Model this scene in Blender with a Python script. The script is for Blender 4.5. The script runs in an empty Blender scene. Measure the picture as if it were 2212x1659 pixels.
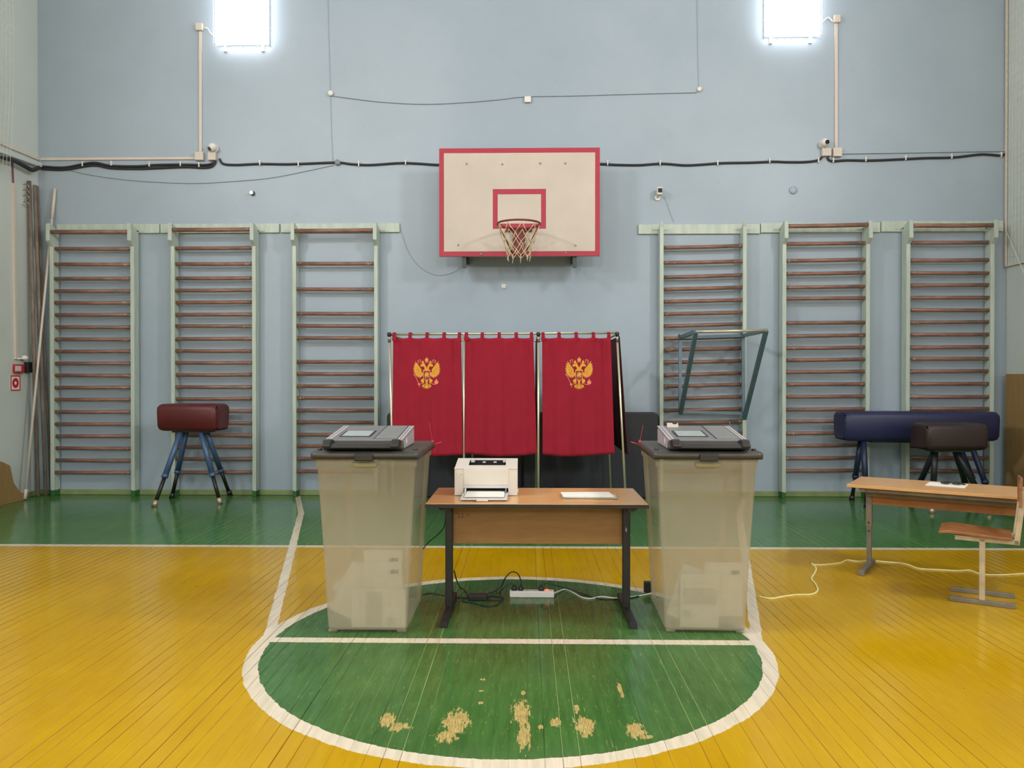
import bpy, bmesh, math, random
from mathutils import Vector, Matrix
from mathutils.geometry import tessellate_polygon
random.seed(7)
R = math.radians
S = bpy.context.scene
C = S.collection

# ------------------------------------------------------------ camera, world, light, exposure
F, CX, CY, H = 1672.0, 1106.0, 829.5, 1.38
YAW, PITCH = math.atan(32/1672), -math.atan(11.5/1672)
cam = bpy.data.objects.new('camera', bpy.data.cameras.new('camera')); C.objects.link(cam)
cam.data.sensor_width = 36; cam.data.lens = F/2212*36; cam.data.clip_start = .05
cam.location = (0, 0, H); cam.rotation_euler = (R(90)+PITCH, 0, YAW)
S.camera = cam
S.view_settings.view_transform = 'Standard'; S.view_settings.look = 'None'
S.view_settings.gamma = 1; S.view_settings.use_curve_mapping = False
S.view_settings.exposure = 0.0
S.cycles.use_denoising = True
W = bpy.data.worlds.new('world'); S.world = W; W.use_nodes = True
W.node_tree.nodes['Background'].inputs[0].default_value = (.5, .55, .6, 1)
W.node_tree.nodes['Background'].inputs[1].default_value = .05
def area(x, y, z, rot, power, col=(.97, .98, 1)):      # the hall's other wall lamps, outside the frame
    l = bpy.data.lights.new('hall_lamp', 'AREA'); l.shape = 'RECTANGLE'; l.size = .65; l.size_y = 1.2
    l.energy = power; l.color = col
    o = bpy.data.objects.new('hall_lamp', l); C.objects.link(o); o.location = (x, y, z); o.rotation_euler = rot
LP = 1.0
for yy, pw in ((2.6, 300), (-3.2, 230), (-9, 200)):
    area(-5.6, yy, 5.75, (0, R(-90), 0), pw*LP)
    area(5.45, yy, 5.75, (0, R(90), 0), pw*LP)
for xx in (-3, 3): area(xx, -14.8, 5.4, (R(90), 0, 0), 330*LP)

CM = Matrix.Translation(cam.location) @ cam.rotation_euler.to_matrix().to_4x4()
RM = cam.rotation_euler.to_matrix()
def ray(px, py): return RM @ Vector(((px-CX)/F, (CY-py)/F, -1))
def PY(px, py, Y):                     # world point on the plane y = Y seen at a photo pixel
    d = ray(px, py); t = Y/d.y; return Vector((d.x*t, Y, H+d.z*t))
def PX(px, py, X):
    d = ray(px, py); t = X/d.x; return Vector((X, d.y*t, H+d.z*t))
def PZ(px, py, Z=0.0):
    d = ray(px, py); t = (Z-H)/d.z; return Vector((d.x*t, d.y*t, Z))

# ------------------------------------------------------------ materials
class Tree:
    def __init__(s, name):
        s.m = bpy.data.materials.new(name); s.m.use_nodes = True
        s.t = s.m.node_tree; s.b = s.t.nodes['Principled BSDF']; s.out = s.t.nodes['Material Output']
    def n(s, kind, **kw):
        x = s.t.nodes.new(kind)
        for k, v in kw.items(): setattr(x, k, v)
        return x
    def put(s, inp, v):
        if isinstance(v, bpy.types.NodeSocket): s.t.links.new(v, inp)
        elif isinstance(v, (tuple, list)) and len(v) == 3 and inp.type == 'RGBA': inp.default_value = (*v, 1)
        else: inp.default_value = v
    def math(s, op, a, b=None, c=None):
        x = s.n('ShaderNodeMath', operation=op)
        for i, v in enumerate((a, b, c)):
            if v is not None: s.put(x.inputs[i], v)
        return x.outputs[0]
    def add(s, a, b): return s.math('ADD', a, b)
    def sub(s, a, b): return s.math('SUBTRACT', a, b)
    def mul(s, a, b): return s.math('MULTIPLY', a, b)
    def abs(s, a): return s.math('ABSOLUTE', a)
    def lt(s, a, b): return s.math('LESS_THAN', a, b)
    def gt(s, a, b): return s.math('GREATER_THAN', a, b)
    def mx(s, a, b): return s.math('MAXIMUM', a, b)
    def mn(s, a, b): return s.math('MINIMUM', a, b)
    def ramp(s, v, lo, hi, a=0.0, b=1.0):
        x = s.n('ShaderNodeMapRange'); x.clamp = True
        for k, q in ((0, v), (1, lo), (2, hi), (3, a), (4, b)): s.put(x.inputs[k], q)
        return x.outputs[0]
    def obj(s): return s.n('ShaderNodeTexCoord').outputs['Object']
    def xyz(s, v=None):
        x = s.n('ShaderNodeSeparateXYZ'); s.put(x.inputs[0], v or s.obj()); return x.outputs
    def vec(s, x, y, z):
        c = s.n('ShaderNodeCombineXYZ'); s.put(c.inputs[0], x); s.put(c.inputs[1], y); s.put(c.inputs[2], z); return c.outputs[0]
    def noise(s, scale, detail=3, v=None, stretch=None, rough=.55):
        x = s.n('ShaderNodeTexNoise'); v = v or s.obj()
        if stretch:
            mp = s.n('ShaderNodeMapping'); s.put(mp.inputs[0], v); mp.inputs['Scale'].default_value = stretch; v = mp.outputs[0]
        s.put(x.inputs['Vector'], v); x.inputs['Scale'].default_value = scale; x.inputs['Detail'].default_value = detail
        x.inputs['Roughness'].default_value = rough
        return x.outputs[0]
    def mix(s, f, a, b):
        x = s.n('ShaderNodeMix', data_type='RGBA'); s.put(x.inputs[0], f); s.put(x.inputs[6], a); s.put(x.inputs[7], b); return x.outputs[2]
    def bump(s, h, strength=.3, dist=.01):
        x = s.n('ShaderNodeBump'); x.inputs['Strength'].default_value = strength; x.inputs['Distance'].default_value = dist
        s.put(x.inputs['Height'], h); s.put(s.b.inputs['Normal'], x.outputs[0])
def lin(r, g, b):
    f = lambda c: (c/255/12.92) if c/255 <= .04045 else ((c/255+.055)/1.055)**2.4
    return (f(r), f(g), f(b))
def sc(c, k): return tuple(min(1, x*k) for x in c)
_M = {}
def mat(name, col, rough=.6, metal=0.0, var=.08, nscale=12, bump=0.0, bscale=60, stretch=None, spec=.5, coat=0):
    if name in _M: return _M[name]
    T = Tree(name); f = T.noise(nscale, 4, stretch=stretch)
    T.put(T.b.inputs['Base Color'], T.mix(T.ramp(f, .3, .7), sc(col, 1-var), sc(col, 1+var)))
    T.b.inputs['Roughness'].default_value = rough; T.b.inputs['Metallic'].default_value = metal
    T.b.inputs['Specular IOR Level'].default_value = spec; T.b.inputs['Coat Weight'].default_value = coat
    if bump: T.bump(T.noise(bscale, 3, stretch=stretch), bump, .004)
    _M[name] = T.m; return T.m
def emit(name, col, k):
    T = Tree(name); T.put(T.b.inputs['Base Color'], col); T.put(T.b.inputs['Emission Color'], col)
    T.b.inputs['Emission Strength'].default_value = k; return T.m

def floor_mat():
    T = Tree('painted_plank_floor'); X, Y, Z = T.xyz()
    wob = T.mul(T.sub(T.noise(9, 3), .5), .022)
    wob2 = T.mul(T.sub(T.noise(60, 2), .5), .012)
    w = T.add(wob, wob2)
    dx, dy = T.add(X, .085), T.sub(Y, 4.055)
    r = T.add(T.math('SQRT', T.add(T.mul(dx, dx), T.mul(dy, dy))), w)
    ring = T.lt(T.abs(T.sub(r, 1.295)), .036)
    ft = T.mul(T.lt(T.abs(T.add(T.sub(Y, 4.058), wob2)), .037), T.lt(r, 1.3))
    lane_x = T.add(T.add(1.385, T.mul(T.sub(Y, 4.46), .248)), T.mul(T.mx(T.sub(Y, 7.9), 0), .08))
    lane = T.mul(T.lt(T.abs(T.add(T.sub(T.abs(T.add(X, .08)), lane_x), w)), .031), T.mul(T.gt(Y, 4.1), T.gt(r, 1.28)))
    base = T.lt(T.abs(T.add(T.sub(Y, 6.33), wob2)), .038)
    white = T.mx(T.mx(ring, ft), T.mx(lane, base))
    green = T.mx(T.lt(r, 1.295), T.gt(Y, 6.33))
    # planks run away from the camera
    PW = .0655
    u = T.math('DIVIDE', X, PW); cell = T.math('FLOOR', u); fr = T.sub(u, cell)
    wn = T.n('ShaderNodeTexWhiteNoise', noise_dimensions='1D'); T.put(wn.inputs['W'], cell); rnd = wn.outputs[0]
    wn2 = T.n('ShaderNodeTexWhiteNoise', noise_dimensions='1D'); T.put(wn2.inputs['W'], T.add(cell, 77.3)); rnd2 = wn2.outputs[0]
    edge = T.mn(fr, T.sub(1, fr))
    patchy = T.noise(3.2, 4, T.vec(T.mul(X, 14), T.mul(Y, 1.3), 0))
    sw = T.mul(T.ramp(T.add(rnd2, T.mul(patchy, .9)), .75, 1.45), .042)
    seam = T.lt(edge, sw)
    # paint
    big = T.noise(1.1, 3); fine = T.noise(7, 5, stretch=(5, .6, 1))
    yel = T.mix(T.ramp(T.add(T.mul(big, .6), T.mul(fine, .4)), .35, .65), lin(180, 139, 0), lin(197, 156, 2))
    yel = T.mix(T.mul(rnd, .22), yel, lin(180, 128, 12))
    grn = T.mix(T.ramp(T.add(T.mul(big, .5), T.mul(fine, .5)), .35, .65), lin(52, 90, 42), lin(74, 116, 58))
    scuff = T.ramp(T.noise(5, 6, stretch=(9, .9, 1), rough=.7), .60, .78)
    grn = T.mix(T.mul(scuff, .45), grn, lin(120, 160, 110))
    far = T.gt(Y, 6.33)
    grn = T.mix(T.mul(far, .35), grn, lin(84, 138, 82))
    wht = T.mix(T.ramp(fine, .4, .7), lin(222, 206, 186), lin(198, 190, 165))
    col = T.mix(white, T.mix(green, yel, grn), wht)
    # worn spots in the near half of the circle, down to bare wood
    spots = [(1125, 1540, .045, .13), (1132, 1590, .03, .13), (1262, 1568, .05, .10), (1372, 1578, .045, .085), (1200, 1560, .022, .05),
             (985, 1560, .06, .13), (965, 1590, .05, .06), (1398, 1592, .03, .02), (1042, 1468, .012, .015), (1040, 1492, .012, .014), (1040, 1518, .013, .017),
             (1130, 1497, .014, .03), (835, 1555, .04, .07), (1245, 1530, .014, .05), (860, 1570, .05, .05), (1168, 1570, .015, .02), (1340, 1490, .012, .10)]
    wear = None
    for (px, py, a, b) in spots:
        p = PZ(px, py); ex = T.math('DIVIDE', T.sub(X, p.x), a*1.15); ey = T.math('DIVIDE', T.sub(Y, p.y), b*1.2)
        d = T.sub(1, T.math('SQRT', T.add(T.mul(ex, ex), T.mul(ey, ey))))
        wear = d if wear is None else T.mx(wear, d)
    wn3 = T.noise(30, 5, stretch=(2.2, .5, 1), rough=.7)
    bare = T.mul(T.gt(T.add(wear, T.mul(T.sub(wn3, .5), 2.6)), .33), T.gt(wear, -.25))
    lines = T.gt(T.noise(26, 5, stretch=(6, .35, 1), rough=.75), .625)
    streak = T.mul(T.mul(lines, T.lt(r, 1.25)), T.lt(Y, 5.2))
    wood = T.mix(T.ramp(T.noise(30, 4, stretch=(8, .8, 1)), .4, .6), lin(196, 172, 112), lin(150, 130, 70))
    col = T.mix(T.mx(bare, T.mul(streak, .55)), col, wood)
    # chips in the yellow
    chip = T.mul(T.gt(T.noise(11, 2, stretch=(1.6, .8, 1)), .765), T.sub(1, green))
    col = T.mix(T.mul(chip, .8), col, lin(110, 92, 40))
    seamcol = T.mix(green, lin(120, 78, 12), T.mix(T.gt(rnd, .62), lin(24, 60, 26), lin(150, 165, 110)))
    seamcol = T.mix(white, seamcol, lin(150, 128, 100))
    col = T.mix(T.mul(seam, .85), col, seamcol)
    T.put(T.b.inputs['Base Color'], col)
    T.put(T.b.inputs['Roughness'], T.add(T.mul(T.noise(9, 4, stretch=(6, .8, 1)), .28), T.mul(bare, .3)))
    hgt = T.add(T.mul(T.ramp(edge, 0, .06), .6), T.mul(T.noise(2.4, 3, T.vec(T.mul(X, 12), T.mul(Y, 1.1), 0)), .5))
    T.bump(hgt, .35, .004)
    T.b.inputs['Specular IOR Level'].default_value = .22
    return T.m

def wall_mat(name, c1, c2, bumpk=.12):
    T = Tree(name); big = T.noise(.6, 4); f = T.noise(5, 5)
    col = T.mix(T.ramp(big, .35, .65), c1, c2)
    col = T.mix(T.mul(T.ramp(f, .62, .8), .25), col, sc(c1, .85))
    dots = T.gt(T.noise(7, 1), .86)
    T.put(T.b.inputs['Base Color'], T.mix(T.mul(dots, .3), col, lin(90, 95, 100)))
    T.b.inputs['Roughness'].default_value = .42; T.bump(T.noise(14, 5), bumpk, .01)
    return T.m

def bars_mat():
    T = Tree('pale_green_gloss_paint'); X, Y, Z = T.xyz()
    c = T.mix(T.ramp(T.noise(6, 5, stretch=(3, 3, .5)), .35, .7), lin(172, 184, 172), lin(190, 200, 188))
    foot = T.lt(T.add(Z, T.mul(T.noise(20, 2), .03)), .085)
    c = T.mix(foot, c, lin(40, 96, 44))
    T.put(T.b.inputs['Base Color'], c); T.b.inputs['Roughness'].default_value = .38
    T.bump(T.noise(30, 4), .15, .004); return T.m
def rung_mat():
    T = Tree('worn_brown_paint'); X, Y, Z = T.xyz()
    c = T.mix(T.ramp(T.noise(5, 4, stretch=(1.5, 8, 8)), .35, .7), lin(124, 86, 72), lin(152, 114, 98))
    grey = T.ramp(T.noise(2.2, 3, stretch=(2, 9, 9)), .56, .64)
    c = T.mix(T.mul(grey, .6), c, lin(96, 92, 84))
    endd = T.ramp(T.abs(T.sub(X, .5)), .18, .46, 0.0, .17)
    chips = T.gt(T.add(T.noise(34, 4, rough=.75), endd), .74)
    c = T.mix(T.mul(chips, .85), c, lin(196, 176, 138))
    T.put(T.b.inputs['Base Color'], c); T.b.inputs['Roughness'].default_value = .4; return T.m

def board_mat():
    T = Tree('painted_backboard'); X, Y, Z = T.xyz()
    ax, az = T.abs(X), T.abs(Z)
    wv = T.mul(T.sub(T.noise(3, 2), .5), .004)
    border = T.mx(T.gt(T.add(ax, wv), .843), T.gt(T.add(az, wv), .548))
    zz = T.abs(T.sub(Z, -.076))        # target rectangle
    inner = T.mul(T.mul(T.lt(ax, .297), T.lt(zz, .222)), T.mx(T.gt(ax, .242), T.gt(zz, .163)))
    red = T.mx(border, inner)
    red = T.mul(red, T.lt(Y, 0.001))
    cream = T.mix(T.ramp(T.noise(2, 5), .3, .75), lin(190, 178, 166), lin(204, 190, 178))
    smear = T.mul(T.ramp(T.noise(6, 5, stretch=(1.5, 1, .7)), .6, .8), T.mul(T.lt(Z, -.25), .25))
    cream = T.mix(smear, cream, lin(170, 150, 120))
    rd = T.mix(T.noise(9, 3), lin(160, 30, 52), lin(176, 40, 62))
    T.put(T.b.inputs['Base Color'], T.mix(red, cream, rd)); T.b.inputs['Roughness'].default_value = .5
    return T.m

def frosted(name, col, trans, tl=.35):
    T = Tree(name)
    tr = T.n('ShaderNodeBsdfTransparent'); tr.inputs[0].default_value = (1, .99, .95, 1)
    df = T.n('ShaderNodeBsdfTranslucent'); T.put(df.inputs[0], col)
    T.put(T.b.inputs['Base Color'], T.mix(T.ramp(T.noise(5, 4), .3, .7), sc(col, .95), sc(col, 1.04)))
    T.b.inputs['Roughness'].default_value = .4
    m1 = T.n('ShaderNodeMixShader'); m1.inputs[0].default_value = tl
    T.put(m1.inputs[1], T.b.outputs[0]); T.put(m1.inputs[2], df.outputs[0])
    m2 = T.n('ShaderNodeMixShader'); m2.inputs[0].default_value = trans
    T.put(m2.inputs[1], m1.outputs[0]); T.put(m2.inputs[2], tr.outputs[0])
    T.put(T.out.inputs[0], m2.outputs[0]); return T.m

def leather(name, col, rough=.45):
    T = Tree(name); c = T.mix(T.ramp(T.noise(3, 5), .3, .75), sc(col, .85), sc(col, 1.2))
    scr = T.gt(T.noise(40, 4, rough=.8), .72)
    T.put(T.b.inputs['Base Color'], T.mix(T.mul(scr, .3), c, sc(col, 2.2)))
    T.b.inputs['Roughness'].default_value = rough; T.bump(T.noise(90, 3), .25, .003); return T.m

def wood(name, c1, c2, rough=.4, axis=(1.2, 9, 9)):
    T = Tree(name); g = T.noise(6, 5, stretch=axis)
    T.put(T.b.inputs['Base Color'], T.mix(T.ramp(g, .35, .65), c1, c2)); T.b.inputs['Roughness'].default_value = rough; return T.m

m_floor = floor_mat()
m_back = wall_mat('blue_grey_wall_paint', lin(153, 167, 180), lin(163, 176, 189))
m_side = wall_mat('green_grey_wall_paint', lin(192, 200, 196), lin(202, 208, 204))
m_ceil = mat('ceiling_white', lin(205, 205, 200), .9)
m_bars = bars_mat(); m_rung = rung_mat(); m_board = board_mat()
m_base = mat('faded_green_baseboard', lin(128, 142, 92), .6, var=.15, nscale=6)
m_white = mat('white_plastic', lin(225, 220, 214), .45, var=.03)
m_conduit = mat('cream_conduit', lin(208, 196, 184), .5, var=.04)
m_cable = mat('black_cable', lin(38, 38, 44), .5)
m_cablegrey = mat('grey_wire', lin(132, 136, 146), .6)
m_steel = mat('galvanised_steel', lin(150, 150, 145), .35, .8)
m_chrome = mat('satin_pole', lin(200, 192, 165), .3, .6, var=.05)
m_black = mat('black_plastic', lin(34, 32, 32), .45)
m_blackmetal = mat('black_enamel', lin(36, 33, 31), .4, .2, var=.2)
m_rust = mat('rusty_pipe', lin(128, 114, 104), .7, .2, var=.35, nscale=9, stretch=(3, 3, .6))
m_rimred = mat('rim_red', lin(120, 42, 40), .45, .1, var=.15)
m_cord = mat('net_cord', lin(206, 188, 152), .85, var=.15)
m_greyblue = mat('grey_blue_enamel', lin(104, 122, 138), .4, .1, var=.1)
m_darkteal = mat('dark_teal_enamel', lin(82, 104, 112), .4, .1, var=.1)
m_blueleg = mat('blue_enamel', lin(72, 96, 132), .4, .2, var=.15)
m_pinkmetal = mat('bare_metal_foot', lin(190, 165, 150), .35, .6)
m_curt = mat('red_curtain_cloth', lin(142, 28, 46), .85, var=.06, nscale=8, bump=.15, bscale=350, spec=.2)
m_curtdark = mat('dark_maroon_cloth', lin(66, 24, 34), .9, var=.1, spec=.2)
m_gold = mat('gold_print', lin(212, 152, 40), .7, var=.12, nscale=60)
m_rose = mat('rose_gold_print', lin(216, 132, 100), .7, var=.08)
m_shield = mat('dark_red_print', lin(118, 20, 26), .7)
m_matnavy = leather('black_navy_vinyl', lin(26, 28, 38), .5)
m_maroon = leather('maroon_leather', lin(84, 24, 26), .42)
m_navy = leather('navy_leather', lin(34, 36, 72), .45)
m_brown = leather('dark_brown_leather', lin(46, 30, 28), .5)
m_desk = wood('desk_laminate', lin(196, 146, 92), lin(208, 160, 106), .28)
m_deskdark = wood('desk_panel', lin(150, 104, 50), lin(160, 114, 60), .5)
m_deskor = wood('orange_panel', lin(150, 96, 46), lin(162, 108, 56), .5)
m_seat = wood('worn_seat_plywood', lin(122, 76, 42), lin(156, 102, 60), .4, (2, 7, 7))
m_ply = wood('tan_plywood', lin(142, 112, 66), lin(152, 122, 76), .6, (4, 4, .6))
m_deskgrey = mat('grey_desk_tube', lin(118, 110, 96), .5, .2, var=.2)
m_chairgrey = mat('chair_cream_tube', lin(176, 160, 132), .5, .1, var=.2)
m_lid = mat('lid_charcoal', lin(62, 60, 56), .42, var=.1)
m_scan = mat('scanner_grey', lin(112, 110, 112), .42, var=.06)
m_scanlight = mat('scanner_pale', lin(170, 164, 166), .42, var=.04)
m_screen = mat('pale_screen', lin(168, 178, 176), .15, var=.03)
m_bin = frosted('frosted_bin_plastic', lin(208, 200, 180), .55, .5)
m_binside = frosted('frosted_bin_side', lin(200, 196, 184), .85, .35)
m_paper = mat('white_paper', lin(228, 224, 216), .8, var=.02)
m_ink = mat('dark_ink', lin(52, 40, 34), .8)
m_faint = mat('faint_print', lin(196, 192, 182), .8)
m_printer = mat('printer_white', lin(208, 200, 190), .4, var=.02)
m_printer2 = mat('printer_tray', lin(194, 188, 186), .4, var=.02)
m_red = mat('signal_red', lin(178, 34, 46), .5)
m_redseal = mat('red_seal', lin(200, 50, 60), .5)
m_yellowcord = mat('cream_cord', lin(226, 214, 150), .6)
m_net = mat('white_net', lin(206, 204, 190), .8)
m_lens = mat('dark_lens', lin(20, 20, 24), .1)
m_glow = emit('fluorescent_diffuser', (.96, .97, 1.0), 9.0)
m_led = emit('red_switch_light', (1, .08, .04), 3.0)

# ------------------------------------------------------------ mesh building
class MB:
    def __init__(s): s.bm = bmesh.new(); s.mi = 0
    def face(s, pts, mi=None, smooth=False):
        f = s.bm.faces.new([s.bm.verts.new(Vector(p)) for p in pts]); f.material_index = s.mi if mi is None else mi; f.smooth = smooth; return f
    def box(s, x0, x1, y0, y1, z0, z1, M=None):
        p = [Vector((x, y, z)) for z in (z0, z1) for y in (y0, y1) for x in (x0, x1)]
        if M: p = [M @ q for q in p]
        v = [s.bm.verts.new(q) for q in p]
        for a in ((0, 2, 3, 1), (4, 5, 7, 6), (0, 1, 5, 4), (2, 6, 7, 3), (0, 4, 6, 2), (1, 3, 7, 5)):
            f = s.bm.faces.new([v[i] for i in a]); f.material_index = s.mi
        return s
    def bar(s, a, b, w, h=None, up=(0, 0, 1)):        # square bar between two points
        a, b = Vector(a), Vector(b); h = h or w; d = (b-a).normalized(); u = Vector(up)
        if abs(d.dot(u)) > .98: u = Vector((0, 1, 0))
        sx = d.cross(u).normalized(); sz = sx.cross(d).normalized()
        M = Matrix((( sx.x, d.x, sz.x, a.x), (sx.y, d.y, sz.y, a.y), (sx.z, d.z, sz.z, a.z), (0, 0, 0, 1)))
        return s.box(-w/2, w/2, 0, (b-a).length, -h/2, h/2, M)
    def tube(s, pts, r, n=10, cap=True, closed=False):
        pts = [Vector(p) for p in pts]; k = len(pts); rings = []
        rr = r if isinstance(r, (list, tuple)) else [r]*k
        prev = None
        for i, p in enumerate(pts):
            if closed: d = pts[(i+1) % k]-pts[i-1]
            else: d = pts[min(i+1, k-1)]-pts[max(i-1, 0)]
            d = d.normalized() if d.length > 1e-9 else Vector((0, 0, 1))
            if prev is None:
                u = Vector((0, 0, 1)) if abs(d.z) < .9 else Vector((1, 0, 0))
                u = (u-d*u.dot(d)).normalized()
            else:
                u = (prev-d*prev.dot(d)); u = u.normalized() if u.length > 1e-6 else Vector((1, 0, 0))
            prev = u; w = d.cross(u)
            rings.append([s.bm.verts.new(p+(u*math.cos(2*math.pi*j/n)+w*math.sin(2*math.pi*j/n))*rr[i]) for j in range(n)])
        m = k if closed else k-1
        for i in range(m):
            A, B = rings[i], rings[(i+1) % k]
            for j in range(n):
                f = s.bm.faces.new((A[j], A[(j+1) % n], B[(j+1) % n], B[j])); f.smooth = True; f.material_index = s.mi
        if cap and not closed:
            for g in (rings[0][::-1], rings[-1]):
                f = s.bm.faces.new(g); f.material_index = s.mi
        return s
    def prism(s, poly, axis, a, b):                   # poly of 2-D points extruded along an axis from a to b
        def P(q, t):
            if axis == 'x': return Vector((t, q[0], q[1]))
            if axis == 'y': return Vector((q[0], t, q[1]))
            return Vector((q[0], q[1], t))
        A = [s.bm.verts.new(P(q, a)) for q in poly]; B = [s.bm.verts.new(P(q, b)) for q in poly]
        for g in (A, B[::-1]): f = s.bm.faces.new(g); f.material_index = s.mi
        n = len(poly)
        for i in range(n):
            f = s.bm.faces.new((A[i], B[i], B[(i+1) % n], A[(i+1) % n])); f.material_index = s.mi
        return s
    def lathe(s, prof, c=(0, 0, 0), n=20, M=None):    # (radius, height) profile round z
        rings = []
        for (r, z) in prof:
            ring = []
            for j in range(n):
                p = Vector((r*math.cos(2*math.pi*j/n), r*math.sin(2*math.pi*j/n), z))
                p = (M @ p) if M else p+Vector(c)
                ring.append(s.bm.verts.new(p))
            rings.append(ring)
        for i in range(len(rings)-1):
            for j in range(n):
                f = s.bm.faces.new((rings[i][j], rings[i][(j+1) % n], rings[i+1][(j+1) % n], rings[i+1][j])); f.smooth = True; f.material_index = s.mi
        for g in (rings[0][::-1], rings[-1]):
            f = s.bm.faces.new(g); f.material_index = s.mi
        return s
    def panel(s, c00, c10, c11, c01, hole, depth, mi=0, hmi=1):   # a quad with a rectangular recess
        c00, c10, c11, c01 = map(Vector, (c00, c10, c11, c01)); u0, u1, v0, v1 = hole
        n = (c10-c00).cross(c01-c00).normalized()
        def P(u, v): return (c00*(1-u)+c10*u)*(1-v)+(c01*(1-u)+c11*u)*v
        us, vs = (0, u0, u1, 1), (0, v0, v1, 1)
        for i in range(3):
            for j in range(3):
                if i == 1 and j == 1: continue
                s.face([P(us[i], vs[j]), P(us[i+1], vs[j]), P(us[i+1], vs[j+1]), P(us[i], vs[j+1])], mi)
        q = [P(u0, v0), P(u1, v0), P(u1, v1), P(u0, v1)]; d = [p-n*depth for p in q]
        for i in range(4): s.face([q[i], q[(i+1) % 4], d[(i+1) % 4], d[i]], hmi)
        s.face(d, hmi)
        return s
    def poly(s, pts2, place, mi=0):                   # concave flat polygon, place((x, z)) -> point
        vs = [s.bm.verts.new(place(p)) for p in pts2]
        for t in tessellate_polygon([[Vector((p[0], p[1], 0)) for p in pts2]]):
            try: f = s.bm.faces.new([vs[i] for i in t]); f.material_index = mi
            except ValueError: pass
        return s

ROOT = {}
def part(name, mb, m, parent=None, world=True, bevel=0, seg=2, solid=0, loc=None, sub=0, label=None):
    bmesh.ops.recalc_face_normals(mb.bm, faces=mb.bm.faces[:]) if not getattr(mb, 'keep', False) else None
    me = bpy.data.meshes.new(name); mb.bm.to_mesh(me); mb.bm.free()
    for q in (m if isinstance(m, (list, tuple)) else [m]): me.materials.append(q)
    o = bpy.data.objects.new(name, me); C.objects.link(o)
    if parent is not None:
        M = ROOT.get(parent.name, Matrix.Identity(4))
        if world: me.transform(M.inverted())
        o.parent = parent; ROOT[o.name] = M
    else:
        if loc is None:
            xs = [v.co for v in me.vertices]
            loc = Vector(((min(p.x for p in xs)+max(p.x for p in xs))/2, (min(p.y for p in xs)+max(p.y for p in xs))/2, min(p.z for p in xs)))
        if world: me.transform(Matrix.Translation(-Vector(loc)))
        o.location = loc; ROOT[o.name] = Matrix.Translation(Vector(loc))
    if bevel:
        b = o.modifiers.new('bevel', 'BEVEL'); b.width = bevel; b.segments = seg; b.limit_method = 'ANGLE'; b.angle_limit = R(40)
    if solid:
        b = o.modifiers.new('solid', 'SOLIDIFY'); b.thickness = solid; b.offset = 0
    if sub:
        b = o.modifiers.new('sub', 'SUBSURF'); b.levels = sub; b.render_levels = sub
    if label: o['label'] = label
    return o
def tag(o, label=None, cat=None, group=None, kind=None):
    if label: o['label'] = label
    if cat: o['category'] = cat
    if group: o['group'] = group
    if kind: o['kind'] = kind
    return o
def thing(name, label, cat, loc=(0, 0, 0), rz=0, group=None):
    o = bpy.data.objects.new(name, None); C.objects.link(o); o.location = loc; o.rotation_euler = (0, 0, rz)
    o.empty_display_size = .1
    ROOT[o.name] = Matrix.Translation(Vector(loc)) @ Matrix.Rotation(rz, 4, 'Z')
    return tag(o, label, cat, group)
def solo(name, mb, m, label, cat, group=None, **kw):
    return tag(part(name, mb, m, None, **kw), label, cat, group)
def struct(name, mb, m, parent=None, **kw):
    o = part(name, mb, m, parent, **kw)
    if parent is None: o['kind'] = 'structure'
    return o
def spline(pts, step=8):
    pts = [Vector(p) for p in pts]; out = []
    P = [pts[0]]+pts+[pts[-1]]
    for i in range(1, len(P)-2):
        a, b, c, d = P[i-1:i+3]
        for k in range(step):
            t = k/step
            out.append(.5*((2*b)+(-a+c)*t+(2*a-5*b+4*c-d)*t*t+(-a+3*b-3*c+d)*t**3))
    out.append(pts[-1]); return out

# ------------------------------------------------------------ the room
YW = 9.12
XL = PY(84, 800, YW).x; XR = PY(2172, 700, YW).x
ZC, YB = 7.2, -15.0
struct('floor', MB().box(XL-.3, XR+.3, YB-.3, YW+.3, -.1, 0), m_floor, loc=(0, 0, 0))
struct('wall_back', MB().box(XL-.3, XR+.3, YW, YW+.2, 0, ZC), m_back, loc=(0, 0, 0))
struct('wall_left', MB().box(XL-.2, XL, YB, YW, 0, ZC), m_side, loc=(0, 0, 0))
struct('wall_right', MB().box(XR, XR+.2, YB, YW, 0, ZC), m_side, loc=(0, 0, 0))
struct('wall_front', MB().box(XL-.2, XR+.2, YB-.2, YB, 0, ZC), m_side, loc=(0, 0, 0))
struct('ceiling', MB().box(XL-.2, XR+.2, YB-.2, YW+.2, ZC, ZC+.2), m_ceil, loc=(0, 0, 0))
struct('baseboard_back', MB().box(XL, XR, YW-.025, YW, 0, .062), m_base, bevel=.008, loc=(0, 0, 0))
struct('baseboard_left', MB().box(XL, XL+.025, YB, YW-.025, 0, .062), m_base, bevel=.008, loc=(0, 0, 0))
struct('baseboard_right', MB().box(XR-.025, XR, YB, YW-.025, 0, .062), m_base, bevel=.008, loc=(0, 0, 0))

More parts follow.
